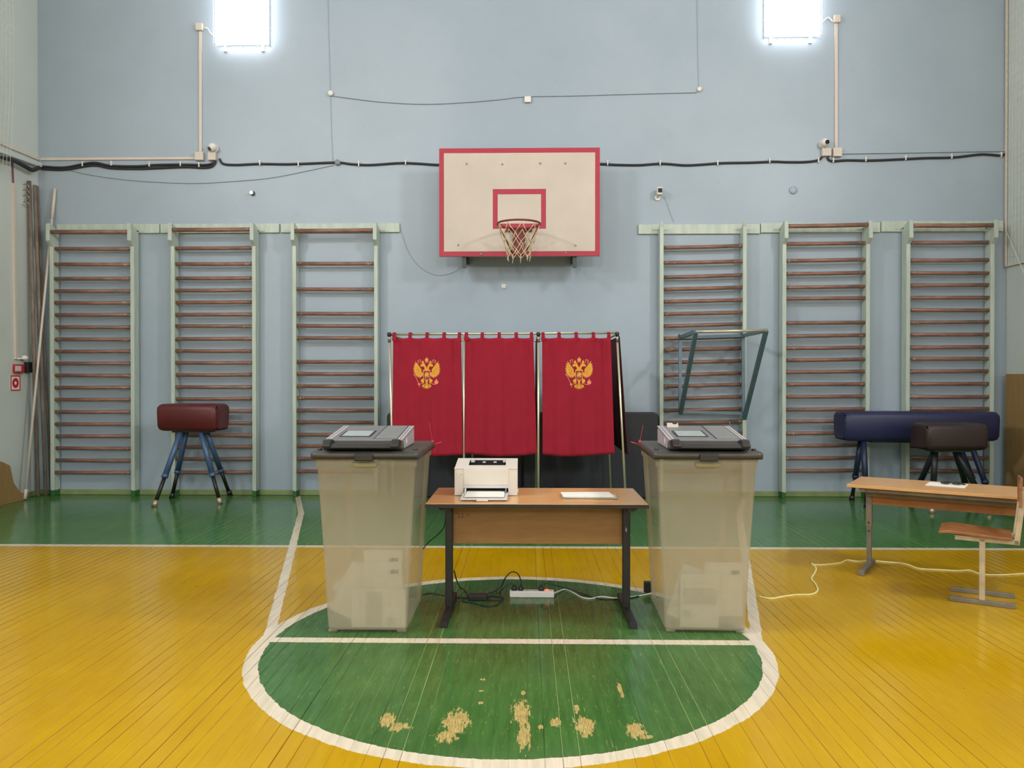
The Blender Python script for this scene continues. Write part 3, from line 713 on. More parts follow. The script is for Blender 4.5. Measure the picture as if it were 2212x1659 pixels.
def curtain(pt, pbm, label, k, emblem=None):
    (a0, a1), (b0, b1) = pt, pbm
    xt0, xt1 = PY(a0, 728, YV-.02).x, PY(a1, 728, YV-.02).x; xb0, xb1 = PY(b0, 980, YV-.02).x, PY(b1, 980, YV-.02).x
    ztp = PY(1000, 729, YV-.02).z
    def pos(u, v):
        x = (xb0+(xb1-xb0)*u)*(1-v)+(xt0+(xt1-xt0)*u)*v
        sag = -.012*math.sin(u*math.pi)+.006*math.sin(u*5+k)
        z0 = zbot+sag; scal = -.009*abs(math.sin(u*4*math.pi))
        return Vector((x, YV-.022+fold(u, v, k), z0*(1-v)+(ztp+scal)*v))
    NU, NV = 72, 40; mb = MB(); g = [[mb.bm.verts.new(pos(i/NU, j/NV)) for j in range(NV+1)] for i in range(NU+1)]
    for i in range(NU):
        for j in range(NV):
            f = mb.bm.faces.new((g[i][j], g[i+1][j], g[i+1][j+1], g[i][j+1])); f.smooth = True
    cu = solo('curtain', mb, m_curt, label, 'curtain', 'red curtains on the front of the voting booth', solid=.002)
    for i in range(5):
        u = (.015, .25, .5, .75, .975)[i]; p = pos(u, 1); w = .014
        part('hanging_loop', MB().tube([(p.x, p.y, ztp-.015), (p.x, YV-.016, ztop), (p.x, YV, ztop+.017), (p.x, YV+.015, ztop), (p.x, p.y+.008, ztp-.01)], w, 4, cap=False) if False else
             MB().box(p.x-w, p.x+w, YV-.017, YV+.015, ztop-.002, ztop+.018).prism([(p.x-w*1.5, ztp-.03), (p.x+w*1.5, ztp-.03), (p.x+w, ztop+.01), (p.x-w, ztop+.01)], 'y', YV-.021, YV-.016), m_curt, cu, bevel=.003)
    if emblem:
        ex, ez = PY(emblem[0], emblem[1], YV-.02).x, PY(emblem[0], emblem[1], YV-.02).z
        K = .000263*emblem[2]
        def place(q, lift=.0): return Vector((ex+(q[0]-868)*K, -lift, ez-(q[1]-880)*K))
        def drape(c):
            v = (c.z-zbot)/(ztp-zbot)
            for _ in range(3):                        # find u, v of this spot on the hanging cloth
                xa = xb0*(1-v)+xt0*v; xb_ = xb1*(1-v)+xt1*v; u = (c.x-xa)/(xb_-xa); p = pos(u, v); v += (c.z-p.z)/(ztp-zbot)
            return Vector((c.x, pos(u, v).y-.003+c.y, c.z))
        eb = MB(); eb.keep = True
        def both(pts, mi, lift=0, mirror=True):
            eb.poly(pts, lambda q: place(q, lift), mi)
            if mirror: eb.poly([(1736-x, y) for x, y in pts], lambda q: place(q, lift), mi)
        def stroke(pts, w, mi, lift=.0006, mirror=False):
            for (a, b) in zip(pts, pts[1:]):
                d = Vector((b[0]-a[0], b[1]-a[1])); n = Vector((-d.y, d.x)).normalized()*w/2; e = d.normalized()*w*.25
                both([(a[0]+n.x-e.x, a[1]+n.y-e.y), (b[0]+n.x+e.x, b[1]+n.y+e.y), (b[0]-n.x+e.x, b[1]-n.y+e.y), (a[0]-n.x-e.x, a[1]-n.y-e.y)], mi, lift, mirror)
        tips = [(440, 465), (396, 560), (380, 645), (366, 720), (370, 795), (380, 865), (402, 935), (448, 995), (494, 1035), (548, 1066), (606, 1082), (668, 1074), (712, 1022)]
        wing = [(690, 790), (660, 740), (600, 660), (520, 560)]
        rose = []
        for i, (x, y) in enumerate(tips):
            wing.append((x, y))
            if i < len(tips)-1:
                nx, ny = tips[i+1]; mx_, my_ = (x+nx)/2, (y+ny)/2; wing.append((mx_+(640-mx_)*.2, my_+(820-my_)*.2))
        wing += [(738, 960), (738, 885), (700, 872), (668, 840)]
        both(wing, 0)
        for i, (x, y) in enumerate(tips):
            cx_, cy_ = 640, 820; d = Vector((cx_-x, cy_-y)).normalized(); n = Vector((-d.y, d.x))
            both([(x, y), (x+d.x*55+n.x*13, y+d.y*55+n.y*13), (x+d.x*70, y+d.y*70), (x+d.x*55-n.x*13, y+d.y*55-n.y*13)], 1, .0005)
        for q in range(4):
            stroke([(520+q*38, 640+q*40), (500+q*45, 760+q*25), (520+q*50, 880+q*10), (600+q*30, 960-q*10)], 7, 3, .0008, True)
        both([(868, 800), (868, 712), (822, 622), (802, 572), (770, 546), (720, 554), (680, 570), (642, 600), (626, 640), (650, 640), (628, 662), (672, 655), (684, 680), (696, 662), (742, 655), (776, 676), (792, 740), (765, 800)], 0)
        stroke([(690, 592), (712, 590)], 9, 3, .001, True)
        both([(686, 538), (682, 500), (706, 472), (720, 460), (728, 424), (738, 460), (764, 480), (772, 506), (766, 540), (728, 552)], 0, .0006)
        stroke([(690, 508), (766, 508)], 8, 1, .001, True)
        both([(818, 488), (802, 440), (808, 396), (840, 366), (860, 350), (868, 290), (876, 350), (896, 366), (928, 396), (934, 440), (918, 488)], 1, .0006, False)
        both([(838, 470), (830, 430), (845, 395), (868, 380), (891, 395), (906, 430), (898, 470)], 0, .001, False)
        stroke([(800, 540), (830, 500), (868, 515)], 13, 1, .0006, True)
        stroke([(650, 540), (632, 480), (652, 440), (612, 415), (545, 455), (528, 480)], 17, 1, .0006, True)
        stroke([(575, 460), (560, 520), (515, 540)], 15, 1, .0006, True); stroke([(570, 510), (575, 590)], 13, 1, .0006, True)
        both([(730, 812), (868, 812), (868, 1150), (845, 1138), (760, 1128), (736, 1110), (744, 1000), (736, 900)], 1, .0006)
        both([(762, 822), (868, 822), (868, 1135), (845, 1120), (775, 1112), (764, 1090)], 2, .0012)
        both([(745, 780), (868, 780), (868, 812), (730, 820)], 0, .0012)
        # rider in the shield
        both([(868, 850), (905, 870), (930, 900), (950, 870), (955, 940), (925, 980), (935, 1030), (910, 1050), (880, 1010), (850, 1020), (830, 1060), (800, 1090), (815, 1030), (790, 1000), (800, 930), (820, 900), (800, 880), (830, 860), (840, 900), (855, 880)], 0, .0018, False)
        stroke([(870, 850), (838, 960), (815, 1085)], 10, 1, .0022)
        stroke([(950, 985), (920, 1060), (955, 1085)], 10, 1, .0018); stroke([(850, 1075), (900, 1065)], 12, 1, .0018)
        both([(758, 1100), (692, 1104), (656, 1140), (650, 1180), (672, 1220), (720, 1238), (752, 1262), (772, 1240), (772, 1150)], 0, .0006)
        both([(868, 1140), (800, 1150), (836, 1190), (838, 1240), (820, 1275), (712, 1322), (690, 1402), (728, 1378), (752, 1440), (786, 1402), (812, 1462), (842, 1410), (868, 1482)], 0, .0006)
        for x in (735, 775, 815): stroke([(850, 1270), ((x+850)/2, 1320), (x, 1400)], 9, 2, .0012, True)
        stroke([(762, 1252), (640, 1286)], 20, 1); stroke([(974, 1252), (1100, 1286), (1190, 1306)], 20, 1)
        stroke([(385, 935), (460, 1010), (520, 1150), (570, 1260), (612, 1385)], 20, 1); both([(530, 1290), (590, 1240), (640, 1290), (600, 1330), (560, 1320)], 1, .0008, False)
        both([(1220+72*math.cos(a), 1222+72*math.sin(a)) for a in [k*math.pi/8 for k in range(16)]], 1, .0008, False)
        both([(1205, 1160), (1200, 1120), (1222, 1095), (1240, 1120), (1238, 1160)], 1, .0008, False)
        for _ in range(4):
            lg_ = [e for e in eb.bm.edges if e.calc_length() > .016]
            if lg_: bmesh.ops.subdivide_edges(eb.bm, edges=lg_, cuts=1); bmesh.ops.triangulate(eb.bm, faces=eb.bm.faces[:])
        for v_ in eb.bm.verts: v_.co = drape(v_.co)
        part('coat_of_arms', eb, [m_gold, m_rose, m_shield, mat('ochre_line', lin(176, 118, 30), .7)], cu)
    return cu
curtain((849, 996), (847, 1000), 'red curtain with golden eagle emblem, first from the left', 0.4, (922, 805, 1.0))
curtain((1005, 1152), (1004, 1160), 'plain red curtain without emblem in the middle of the booth', 1.7)
curtain((1171, 1319), (1172, 1327), 'red curtain with golden eagle emblem, by the blue dip frame side', 3.1, (1251, 805, 1.02))
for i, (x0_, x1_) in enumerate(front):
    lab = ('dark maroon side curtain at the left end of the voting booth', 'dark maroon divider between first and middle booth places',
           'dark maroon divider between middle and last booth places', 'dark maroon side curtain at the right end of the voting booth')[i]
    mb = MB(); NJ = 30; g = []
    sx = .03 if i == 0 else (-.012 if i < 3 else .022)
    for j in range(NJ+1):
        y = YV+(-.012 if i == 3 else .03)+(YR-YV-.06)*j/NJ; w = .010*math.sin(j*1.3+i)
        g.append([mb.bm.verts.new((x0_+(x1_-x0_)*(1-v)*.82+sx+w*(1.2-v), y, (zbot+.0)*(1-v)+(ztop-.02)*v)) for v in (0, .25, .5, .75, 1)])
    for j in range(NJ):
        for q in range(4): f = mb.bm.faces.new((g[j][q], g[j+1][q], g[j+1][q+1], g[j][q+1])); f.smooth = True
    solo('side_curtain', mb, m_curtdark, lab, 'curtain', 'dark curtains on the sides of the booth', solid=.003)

# ------------------------------------------------------------ blue dip frame hung on the bars
Yb = 8.925; Yf_ = 8.09
A = PY(1469, 729, Yb); B = PY(1605, 725, Yb); A2 = PY(1469, 889, Yb); B2 = PY(1606, 893, Yb)
Af = PY(1503, 716.5, Yf_); Bf = PY(1655, 714, Yf_)
t = thing('dip_frame', 'grey blue metal dip frame hooked onto the wall bars', 'exercise frame', (A.x, Yb, A2.z))
part('upright', MB().bar(A, A2, .036, .03), m_greyblue, t); part('upright', MB().bar(B, B2, .036, .03), m_greyblue, t)
part('cross_bar', MB().bar(A, B, .034), m_darkteal, t); part('cross_bar', MB().bar(A2, B2, .03), m_greyblue, t)
part('top_arm', MB().bar(A, Af, .038), m_darkteal, t); part('top_arm', MB().bar(B, Bf, .038), m_greyblue, t)
part('brace', MB().bar(Af, A2+Vector((0, -.03, -.02)), .042), m_darkteal, t); part('brace', MB().bar(Bf, B2+Vector((0, -.03, -.06)), .042), m_darkteal, t)
part('grip_bar', MB().tube([Af, Bf], .015, 12), m_chrome, t)
for p in (A, B): part('hook', MB().tube(spline([p+Vector((0, .0, .01)), p+Vector((0, .045, .035)), p+Vector((0, .095, .02)), p+Vector((0, .1, -.02))]), .008, 8), m_darkteal, t)

# ------------------------------------------------------------ vaulting bucks and horse
def buck(name, label, cat, px, cy, Yc, L, Wd, zb, zt, mbody, feet, mleg, mlow, mfoot, rz=0, tops=None):
    c = PY(px, cy, Yc); t = thing(name, label, cat, (c.x, Yc, 0), rz)
    bm_ = MB(); n = 14
    def ring(x, s): return [Vector((x, Wd/2*s*q[0], zb+(zt-zb)*(.5+.5*s*q[1]))) for q in prof]
    prof = [(-.92, -.72), (-.7, -1), (.7, -1), (.92, -.72), (1, .55), (.93, .84), (.7, 1), (-.7, 1), (-.93, .84), (-1, .55)]
    secs = [(-L/2, .84), (-L/2+.02, .93), (-L/2+.06, 1), (L/2-.06, 1), (L/2-.02, .93), (L/2, .84)]
    rings = [[bm_.bm.verts.new(p) for p in ring(x, s)] for x, s in secs]
    for a, b in zip(rings, rings[1:]):
        for j in range(len(prof)):
            f = bm_.bm.faces.new((a[j], a[(j+1) % len(prof)], b[(j+1) % len(prof)], b[j])); f.smooth = True
    for g in (rings[0][::-1], rings[-1]): bm_.bm.faces.new(g).smooth = True
    part('body', bm_, mbody, t, world=False, bevel=.02, seg=3)
    part('underside_plate', MB().box(-L*.3, L*.3, -.08, .08, zb-.02, zb+.01), m_black, t, world=False)
    Mi = ROOT[t.name].inverted()
    for i, f in enumerate(feet):
        fp = Mi @ PZ(f[0], f[1], 0); tp = Vector(f[2]) if len(f) > 2 and f[2] else Vector((L*.16*(1 if fp.x > 0 else -1), .06*(1 if fp.y > 0 else -1), zb))
        k = .62; mid_ = tp.lerp(fp, k)
        lg = part('leg', MB().tube([tp, mid_], .03, 14), mleg, t, world=False)
        part('collar', MB().tube([tp.lerp(fp, k-.04), tp.lerp(fp, k+.01)], .035, 14), mleg, lg, world=False)
        part('leg_extension', MB().tube([tp.lerp(fp, k-.02), tp.lerp(fp, .95)], .021, 12), mlow, lg, world=False)
        part('foot', MB().tube([tp.lerp(fp, .92), Vector((fp.x, fp.y, .0))], [.024, .032], 12), mfoot if i < 2 else m_black, lg, world=False)
    return t
buck('vaulting_buck', 'maroon leather vaulting buck on four blue legs before the wall bars', 'vaulting buck', 418, 903, 8.6, .70, .36, .80, 1.10, m_maroon,
     [(333, 1094), (476, 1088), (371, 1076), (497, 1070)], m_blueleg, m_blackmetal, m_pinkmetal, rz=R(-4))
buck('vaulting_horse', 'long navy blue vaulting horse standing before the right wall bars', 'vaulting horse', 1977, 923, 8.62, 1.68, .36, .70, 1.02, m_navy,
     [(1872, 1096, (-.60, -.08, .7)), (2150, 1102, (.55, -.08, .7)), (1840, 1080, (-.56, .08, .7)), (2120, 1084, (.5, .08, .7))], mat('dark_blue_enamel', lin(38, 50, 78), .4, .2), m_blackmetal, m_black)
buck('vaulting_buck', 'dark brown leather vaulting buck in front of the navy horse', 'vaulting buck', 2049, 945, 7.95, .64, .36, .66, .93, m_brown,
     [(2013, 1108), (2140, 1110), (1966, 1088), (2098, 1086)], mat('dark_leg_enamel', lin(40, 42, 50), .4, .2), m_blackmetal, m_pinkmetal, rz=R(3))

# ------------------------------------------------------------ main desk
zt = .688; Yf0, Yf1 = 4.27, 4.90
xl, xr = PY(919, 1089, Yf0).x, PY(1401, 1090, Yf0).x
desk = thing('school_desk', 'school desk with light wood top and black legs between the ballot boxes', 'desk', ((xl+xr)/2, 4.58, 0))
part('desk_top', MB().box(xl, xr, Yf0, Yf1, zt-.022, zt), [m_desk], desk, bevel=.002)
part('edge_strip', MB().box(xl-.002, xr+.002, Yf0-.003, Yf0+.0005, zt-.023, zt-.003).box(xl-.0025, xl+.0005, Yf0, Yf1, zt-.023, zt-.003).box(xr-.0005, xr+.0025, Yf0, Yf1, zt-.023, zt-.003), m_blackmetal, desk)
for (pxa, s) in ((970.5, -1), (1352.5, 1)):
    x = PY(pxa, 1200, 4.58).x
    lg = part('leg', MB().box(x-.022, x+.022, 4.56, 4.60, .03, zt-.022), m_blackmetal, desk, bevel=.004)
    part('foot_bar', MB().box(x-.02, x+.02, 4.27, 4.87, .0, .035), m_blackmetal, lg, bevel=.004)
    part('foot_cap', MB().box(x-.0205, x+.0205, 4.262, 4.275, .0, .0355), m_black, lg)
    part('top_bracket', MB().box(x-.02, x+.02, 4.34, 4.84, zt-.052, zt-.022).prism([(4.58, zt-.05), (4.70, zt-.05), (4.58, zt-.12)], 'x', x-.01, x+.01), m_blackmetal, lg)
    c = Vector((x+s*.022, 4.57, zt-.06))
    part('bag_hook', MB().tube(spline([c, c+Vector((s*.012, 0, -.012)), c+Vector((s*.028, 0, -.02)), c+Vector((s*.042, 0, -.010)), c+Vector((s*.046, 0, .008))]), .0045, 8), m_black, lg)
xa, xb = PY(978, 1140, 4.61).x, PY(1345, 1140, 4.61).x
zb_ = PY(1100, 1174, 4.61).z
mp = part('modesty_panel', MB().box(xa, xb, 4.602, 4.62, zb_, zt-.024), m_deskdark, desk, bevel=.002)
mb = MB()
def pen(px0, py0, strokes, Y, k=1.0, r=.0012):
    for st in strokes: mb.tube([PY(px0+a*k, py0+b*k, Y) for a, b in st], r, 5)
pen(988, 1110, [[(0, 0), (4, -1), (3, 3), (6, 5), (2, 9)], [(9, 1), (12, -1), (12, 4), (9, 8), (14, 8)], [(17, 6), (17.5, 7)], [(21, 0), (22, 5), (26, -1)]], 4.601)
part('pencil_scribble', mb, m_ink, mp)
mb = MB(); pen(1351, 1143, [[(2, -5), (0, 0), (4, 0)], [(3, -2), (2, 8)], [(-1, 4), (4, 3), (3, 7)]], 4.559, .8, .0014)
part('white_scratch', mb, m_white, desk)

# ------------------------------------------------------------ printer
Yp = 4.564; x0, x1 = PY(982, 1060, Yp).x, PY(1117.5, 1060, Yp).x; z0, z1, z2 = zt, .852, .885; Y1, Y2 = 4.60, 4.81
pr = thing('printer', 'small white laser printer with open paper tray on the desk', 'printer', ((x0+x1)/2, Yp+.1, zt))
mb = MB(); mb.keep = True; e = .006
xm = x1-x0
fr = [(x0, Yp, z0+.003), (x1, Yp, z0+.003), (x1, Yp, z1), (x0, Yp, z1)]
mb.panel(*fr, (.145, .855, .02, .36), .09)
mb.panel((x0, Yp, z1), (x1, Yp, z1), (x1, Y2, z2), (x0, Y2, z2), (.21, .81, .28, .80), .03)
mb.face([(x0, Y2, z0), (x0, Yp, z0+.003), (x0, Yp, z1), (x0, Y2, z2)]); mb.face([(x1, Yp, z0+.003), (x1, Y2, z0), (x1, Y2, z2), (x1, Yp, z1)])
mb.face([(x1, Y2, z0), (x0, Y2, z0), (x0, Y2, z2), (x1, Y2, z2)]); mb.face([(x0, Yp, z0+.003), (x0, Y2, z0), (x1, Y2, z0), (x1, Yp, z0+.003)])
bmesh.ops.remove_doubles(mb.bm, verts=mb.bm.verts[:], dist=1e-5)
part('body', mb, [m_printer, m_black], pr)
part('front_cover', MB().box(x0+xm*.145, x0+xm*.86, Yp-.004, Yp+.003, z0+.065, z1-.004), m_printer, pr, bevel=.002)
part('top_lip', MB().box(x0-.0015, x1+.0015, Yp-.003, Yp+.004, z1-.006, z1+.003), m_printer, pr, bevel=.002)
part('tray_flap', MB().box(x0+xm*.145, x0+xm*.86, Yp-.003, Yp+.002, z0+.045, z0+.066), m_printer2, pr, bevel=.002)
tr = part('paper_tray', MB().prism([(Yp+.06, z0+.012), (4.36, z0+.004), (4.355, z0+.009), (4.36, z0+.016), (Yp+.06, z0+.022)], 'x', x0+xm*.135, x0+xm*.855), m_printer2, pr, bevel=.002)
part('paper_guide', MB().box(x0+xm*.165, x0+xm*.185, Yp-.035, Yp+.02, z0+.018, z0+.045), m_white, tr); part('paper_guide', MB().box(x0+xm*.81, x0+xm*.83, Yp-.035, Yp+.02, z0+.018, z0+.045), m_greyblue, tr)
part('pull_tab', MB().box(x0+xm*.385, x0+xm*.565, 4.335, 4.362, z0+.002, z0+.014), m_printer, tr, bevel=.003)
for u in (.225, .755): part('slot_guide', MB().box(x0+xm*u, x0+xm*(u+.065), Y2-.065, Y2-.045, z2-.02, z2-.0005), m_printer2, pr, bevel=.002)
mb = MB()
for u in (.42, .6): mb.box(x0+xm*u, x0+xm*(u+.05), Y2-.062, Y2-.05, z2-.022, z2-.014)
part('slot_rollers', mb, m_printer2, pr)
part('power_button', MB().tube([(x0+xm*.11, Yp-.001, z1-.038), (x0+xm*.11, Yp+.003, z1-.038)], .003, 10), m_cablegrey, pr)
part('side_knob', MB().tube([(x1-.001, Yp+.02, z0+.025), (x1+.006, Yp+.02, z0+.025)], .012, 14), m_printer, pr)
solo('paper_sheet', MB().box(x0+xm*.2, x0+xm*.8, 4.375, Yp+.03, z0+.0205, z0+.026), m_paper, 'stack of blank paper in the printer tray', 'paper')
# papers on the desk
def papers(c, w, d, z, n, m, rz, name, label):
    mb = MB()
    for i in range(n):
        M = Matrix.Translation((c[0]+random.uniform(-.006, .006), c[1]+random.uniform(-.006, .006), z+i*.0024)) @ Matrix.Rotation(rz+random.uniform(-.04, .04), 4, 'Z')
        mb.box(-w/2, w/2, -d/2, d/2, 0, .0018, M)
    return solo(name, mb, m, label, 'paper')
cc = PZ(1273, 1073, zt)
papers((cc.x, cc.y-.004), .315, .17, zt+.0005, 3, mat('yellowed_paper', lin(176, 170, 150), .8), R(-1), 'paper_folder', 'grey folder of papers on the right half of the desk')
papers((cc.x-.012, cc.y), .29, .18, zt+.0085, 3, m_paper, R(1), 'paper_stack', 'thin stack of white sheets lying on the grey folder')

# ------------------------------------------------------------ ballot boxes with scanners
def rrect(hx, hy, r, z, cx=0, cy=0, n=5):
    out = []
    for (sx, sy, a0) in ((1, 1, 0), (-1, 1, 90), (-1, -1, 180), (1, -1, 270)):
        for k in range(n+1):
            a = R(a0+90*k/n); out.append(Vector((cx+sx*(hx-r)+r*math.cos(a), cy+sy*(hy-r)+r*math.sin(a), z)))
    return out
def loft(mb, loops, capb=True, capt=True, smooth=True, midx=None):
    Rg = [[mb.bm.verts.new(p) for p in l] for l in loops]; n = len(loops[0])
    for i in range(len(Rg)-1):
        for j in range(n):
            f = mb.bm.faces.new((Rg[i][j], Rg[i][(j+1) % n], Rg[i+1][(j+1) % n], Rg[i+1][j])); f.smooth = smooth
            if midx is not None: f.material_index = midx(j, i)
    if capb: mb.bm.faces.new(Rg[0][::-1])
    if capt: mb.bm.faces.new(Rg[-1])
    return mb
def ballot_box(loc, rz, label, slabel, seals, sside, plabel):
    ZB, DB, DT = .955, .60, .67           # body height, depth at floor and top; local y=0 is the front bottom edge
    t = thing('ballot_box', label, 'ballot box', loc, rz, 'large ballot boxes beside the desk')
    mb = MB(); loops = []
    for v, z in ((0, .018), (.02, .03), (.5, .5), (.97, .90), (.975, .91), (1, ZB)):
        hx = .214+(.265-.214)*v+(.008 if z > .905 else 0); hy = (DB+(DT-DB)*v)/2+(.008 if z > .905 else 0)
        loops.append(rrect(hx, hy, .03, z, 0, DB/2+.0))
    n = len(loops[0])
    loft(mb, loops, True, False, True, midx=lambda j, i: 1 if (j % n in (23, 11, 5)) else 0)
    part('bin', mb, [m_bin, m_binside], t, world=False, solid=.004)
    for sx in (-1, 1):
        for sy in (0, 1):
            part('foot', MB().box(sx*.212-.0-(.05 if sx > 0 else 0), sx*.212+(.05 if sx < 0 else 0), .0+sy*(DB-.05), .05+sy*(DB-.05), 0, .02), m_bin, t, world=False, bevel=.008)
    part('latch_tab', MB().prism([(-.072, .93), (.072, .93), (.06, .905), (-.06, .905)], 'y', -.052, -.028), mat('yellow_tab', lin(140, 132, 92), .5), t, world=False, bevel=.004)
    lo = []
    for (e, z) in ((-.004, .952), (.0, .950), (.002, .975), (-.004, .985), (-.012, .99)):
        lo.append(rrect(.292+e, .375+e, .032, z, 0, DB/2+.005, 6))
    part('lid', loft(MB(), lo), m_lid, t, world=False)
    part('front_clasp', MB().box(-.05, .05, -.085, -.07, .94, .98), m_black, t, world=False, bevel=.006)
    for x in (-.262, .262): part('lid_knob', MB().tube([(x, .03, .985), (x, .03, .999)], .013, 14), m_black, t, world=False)
    # seals
    for (sx, sy, m, hgt, dx) in seals:
        p = Vector((sx, sy, .97))
        part('security_seal', MB().tube([p+Vector((-.006, 0, .02)), p+Vector((.006, 0, .02))], .009, 8).tube([p, p+Vector((dx*.055, 0, .018))], .0028, 6).tube(spline([p+Vector((0, 0, .02)), p+Vector((-.006*dx, 0, .05)), p+Vector((-.02*dx, 0, .02+hgt))]), .0014, 5), m, t, world=False)
    # scanner
    M = Matrix.Translation(Vector(loc)) @ Matrix.Rotation(rz, 4, 'Z')
    w = thing('ballot_scanner', slabel, 'ballot scanner', M @ Vector((sside, .1, .991)), rz, 'ballot scanners on the box lids')
    zb, za, zc_ = 0.0, .052, .10          # local z from lid; front and back height
    yf, yb = -.10, .37; HW = .2135
    mb = MB()
    sh = [(yf+.03, zb), (yf, .012), (yf+.012, za), (yb-.03, zc_), (yb, zc_-.012), (yb, zb)]
    mb.prism(sh, 'x', -HW+.006, HW-.006)
    part('casing', mb, m_scanlight, w, world=False, bevel=.008, seg=3)
    sl = (zc_-za)/(yb-.03-yf-.012)
    def top(y): return za+(y-(yf+.012))*sl
    def slab(x0, x1, y0, y1, h0, h1):
        return MB().prism([(y0, top(y0)+h0), (y1, top(y1)+h0), (y1, top(y1)+h1), (y0, top(y0)+h1)], 'x', x0, x1)
    part('top_cover', slab(-HW, HW, yf+.004, yb-.02, -.003, .006), m_scan, w, world=False, bevel=.005, seg=3)
    part('side_trim', slab(-HW+.002, -HW+.034, yf+.01, yb-.03, .006, .0075), m_scanlight, w, world=False)
    part('side_trim', slab(HW-.034, HW-.002, yf+.01, yb-.03, .006, .0075), m_scanlight, w, world=False)
    mb = MB()
    for x in (-.196, .196, .180):
        s2 = [(yf+.02, 0), (yb-.03, 0)]
        mb.prism([(yf+.02, top(yf+.02)+.006), (yb-.03, top(yb-.03)+.006), (yb-.03, top(yb-.03)+.008), (yf+.02, top(yf+.02)+.008)], 'x', x-.0016, x+.0016)
    mb.prism([(yf+.03, top(yf+.03)+.006), (yb-.03, top(yb-.03)+.006), (yb-.03, top(yb-.03)+.008), (yf+.03, top(yf+.03)+.008)], 'x', .0484, .0516)
    part('seam_lines', mb, m_black, w, world=False)
    part('paper_flap', slab(.054, .176, yf+.035, yb-.035, .006, .009), mat('flap_grey', lin(120, 120, 118), .4, var=.05), w, world=False, bevel=.001)
    sc_ = part('screen_bezel', slab(-.155, .02, yf+.09, yf+.27, .006, .009), m_black, w, world=False, bevel=.001)
    part('screen', slab(-.143, .008, yf+.102, yf+.258, .009, .010), m_screen, sc_, world=False)
    # black front bumper and feed tray
    part('front_bumper', MB().prism([(yf+.02, zb+.001), (yf-.016, zb+.003), (yf-.024, .016), (yf-.004, .048), (yf+.014, .052)], 'x', -HW-.004, HW+.004), m_lid, w, world=False, bevel=.008, seg=3)
    mb = MB().prism([(yf+.02, .046), (yf-.075, .040), (yf-.088, .022), (yf-.080, .016), (yf-.05, .022), (yf+.01, .026)], 'x', -.188, .188)
    part('feed_tray', mb, m_black, w, world=False, bevel=.005, seg=3)
    for s in (-1, 1):
        part('tray_arm', MB().prism([(yf-.092, .020), (yf-.098, .034), (yf-.07, .062), (yf-.03, .064), (yf+.02, .054), (yf-.02, .03)], 'x', s*.182-.022, s*.182+.022), m_black, w, world=False, bevel=.007, seg=3)
    part('side_emblem', MB().prism([(.05, .035), (.07, .06), (.09, .035), (.07, .014)], 'x', (HW-.008) if sside_dir > 0 else (-HW+.0045), (HW-.0045) if sside_dir > 0 else (-HW+.008)), m_white, w, world=False)
    # ballots inside, standing against the front
    for (x, z, tilt, yy, mark, lb2) in plabel:
        P_ = lambda a, b: M @ Vector((x+a*math.cos(tilt)-b*math.sin(tilt), yy+.0-(.0), z+a*math.sin(tilt)+b*math.cos(tilt)))
        ym = yy
        q = []
        mb = MB(); hw_, hh_ = .105, .148
        def PP(a, b, off): 
            zz = z+a*math.sin(tilt)+b*math.cos(tilt); xx = x+a*math.cos(tilt)-b*math.sin(tilt)
            return M @ Vector((xx, yy-.022*(zz/.5)+off, zz))
        c4 = [(-hw_, -hh_), (hw_, -hh_), (hw_, hh_), (-hw_, hh_)]
        f_ = [PP(a, b, 0) for a, b in c4]; b_ = [PP(a, b, .0012) for a, b in c4]
        vs = [mb.bm.verts.new(p) for p in f_+b_]
        for g in ((0, 1, 2, 3), (7, 6, 5, 4), (0, 4, 5, 1), (1, 5, 6, 2), (2, 6, 7, 3), (3, 7, 4, 0)): mb.bm.faces.new([vs[i] for i in g])
        s_ = solo('ballot_paper', mb, m_paper, lb2, 'paper', 'ballot papers inside the ballot boxes')
        mk = MB()
        if mark == 'box':
            for (a0, a1, b0, b1) in ((.042, .066, .082, .104), (.069, .074, .082, .104), (.077, .083, .082, .104), (.031, .034, .084, .102)):
                mk.face([PP(a, b, -.0008) for a, b in ((a0, b0), (a1, b0), (a1, b1), (a0, b1))])
            part('printed_mark', mk, m_ink, s_)
        else:
            for (a0, a1, b0, b1) in ((-.09, .09, .1, .103), (-.09, .09, -.02, .07), (-.09, -.05, -.09, -.05)):
                mk.face([PP(a, b, -.0008) for a, b in ((a0, b0), (a1, b0), (a1, b1), (a0, b1))])
            part('printed_text', mk, m_faint, s_)
Lc = (PZ(704, 1369)+PZ(878, 1370))/2; Rc = (PZ(1438, 1367)+PZ(1616, 1374))/2
sside_dir = 1
ballot_box((Lc.x, Lc.y+.02, 0), 0, 'frosted ballot box with grey lid standing left of the desk', 'grey ballot scanner with screen on the left ballot box',
    [(.285, .60, m_redseal, .12, 1), (-.262, .55, m_cablegrey, .11, -1)], -.017,
    [(.085, .30, 0, .035, 'box', 'ballot paper with small dark mark at upper right in the left box'),
     (.088, .235, .03, .026, 'box', 'ballot paper with small dark mark lower in the left box'),
     (-.052, .21, -.45, .03, 'box', 'tilted ballot paper at the left side of the left box'),
     (-.02, .205, .75, .04, 'text', 'ballot paper turned on its corner in the left box'),
     (.06, .13, 1.57, .019, 'text', 'ballot paper with faint print lying at the bottom of the left box')])
sside_dir = -1
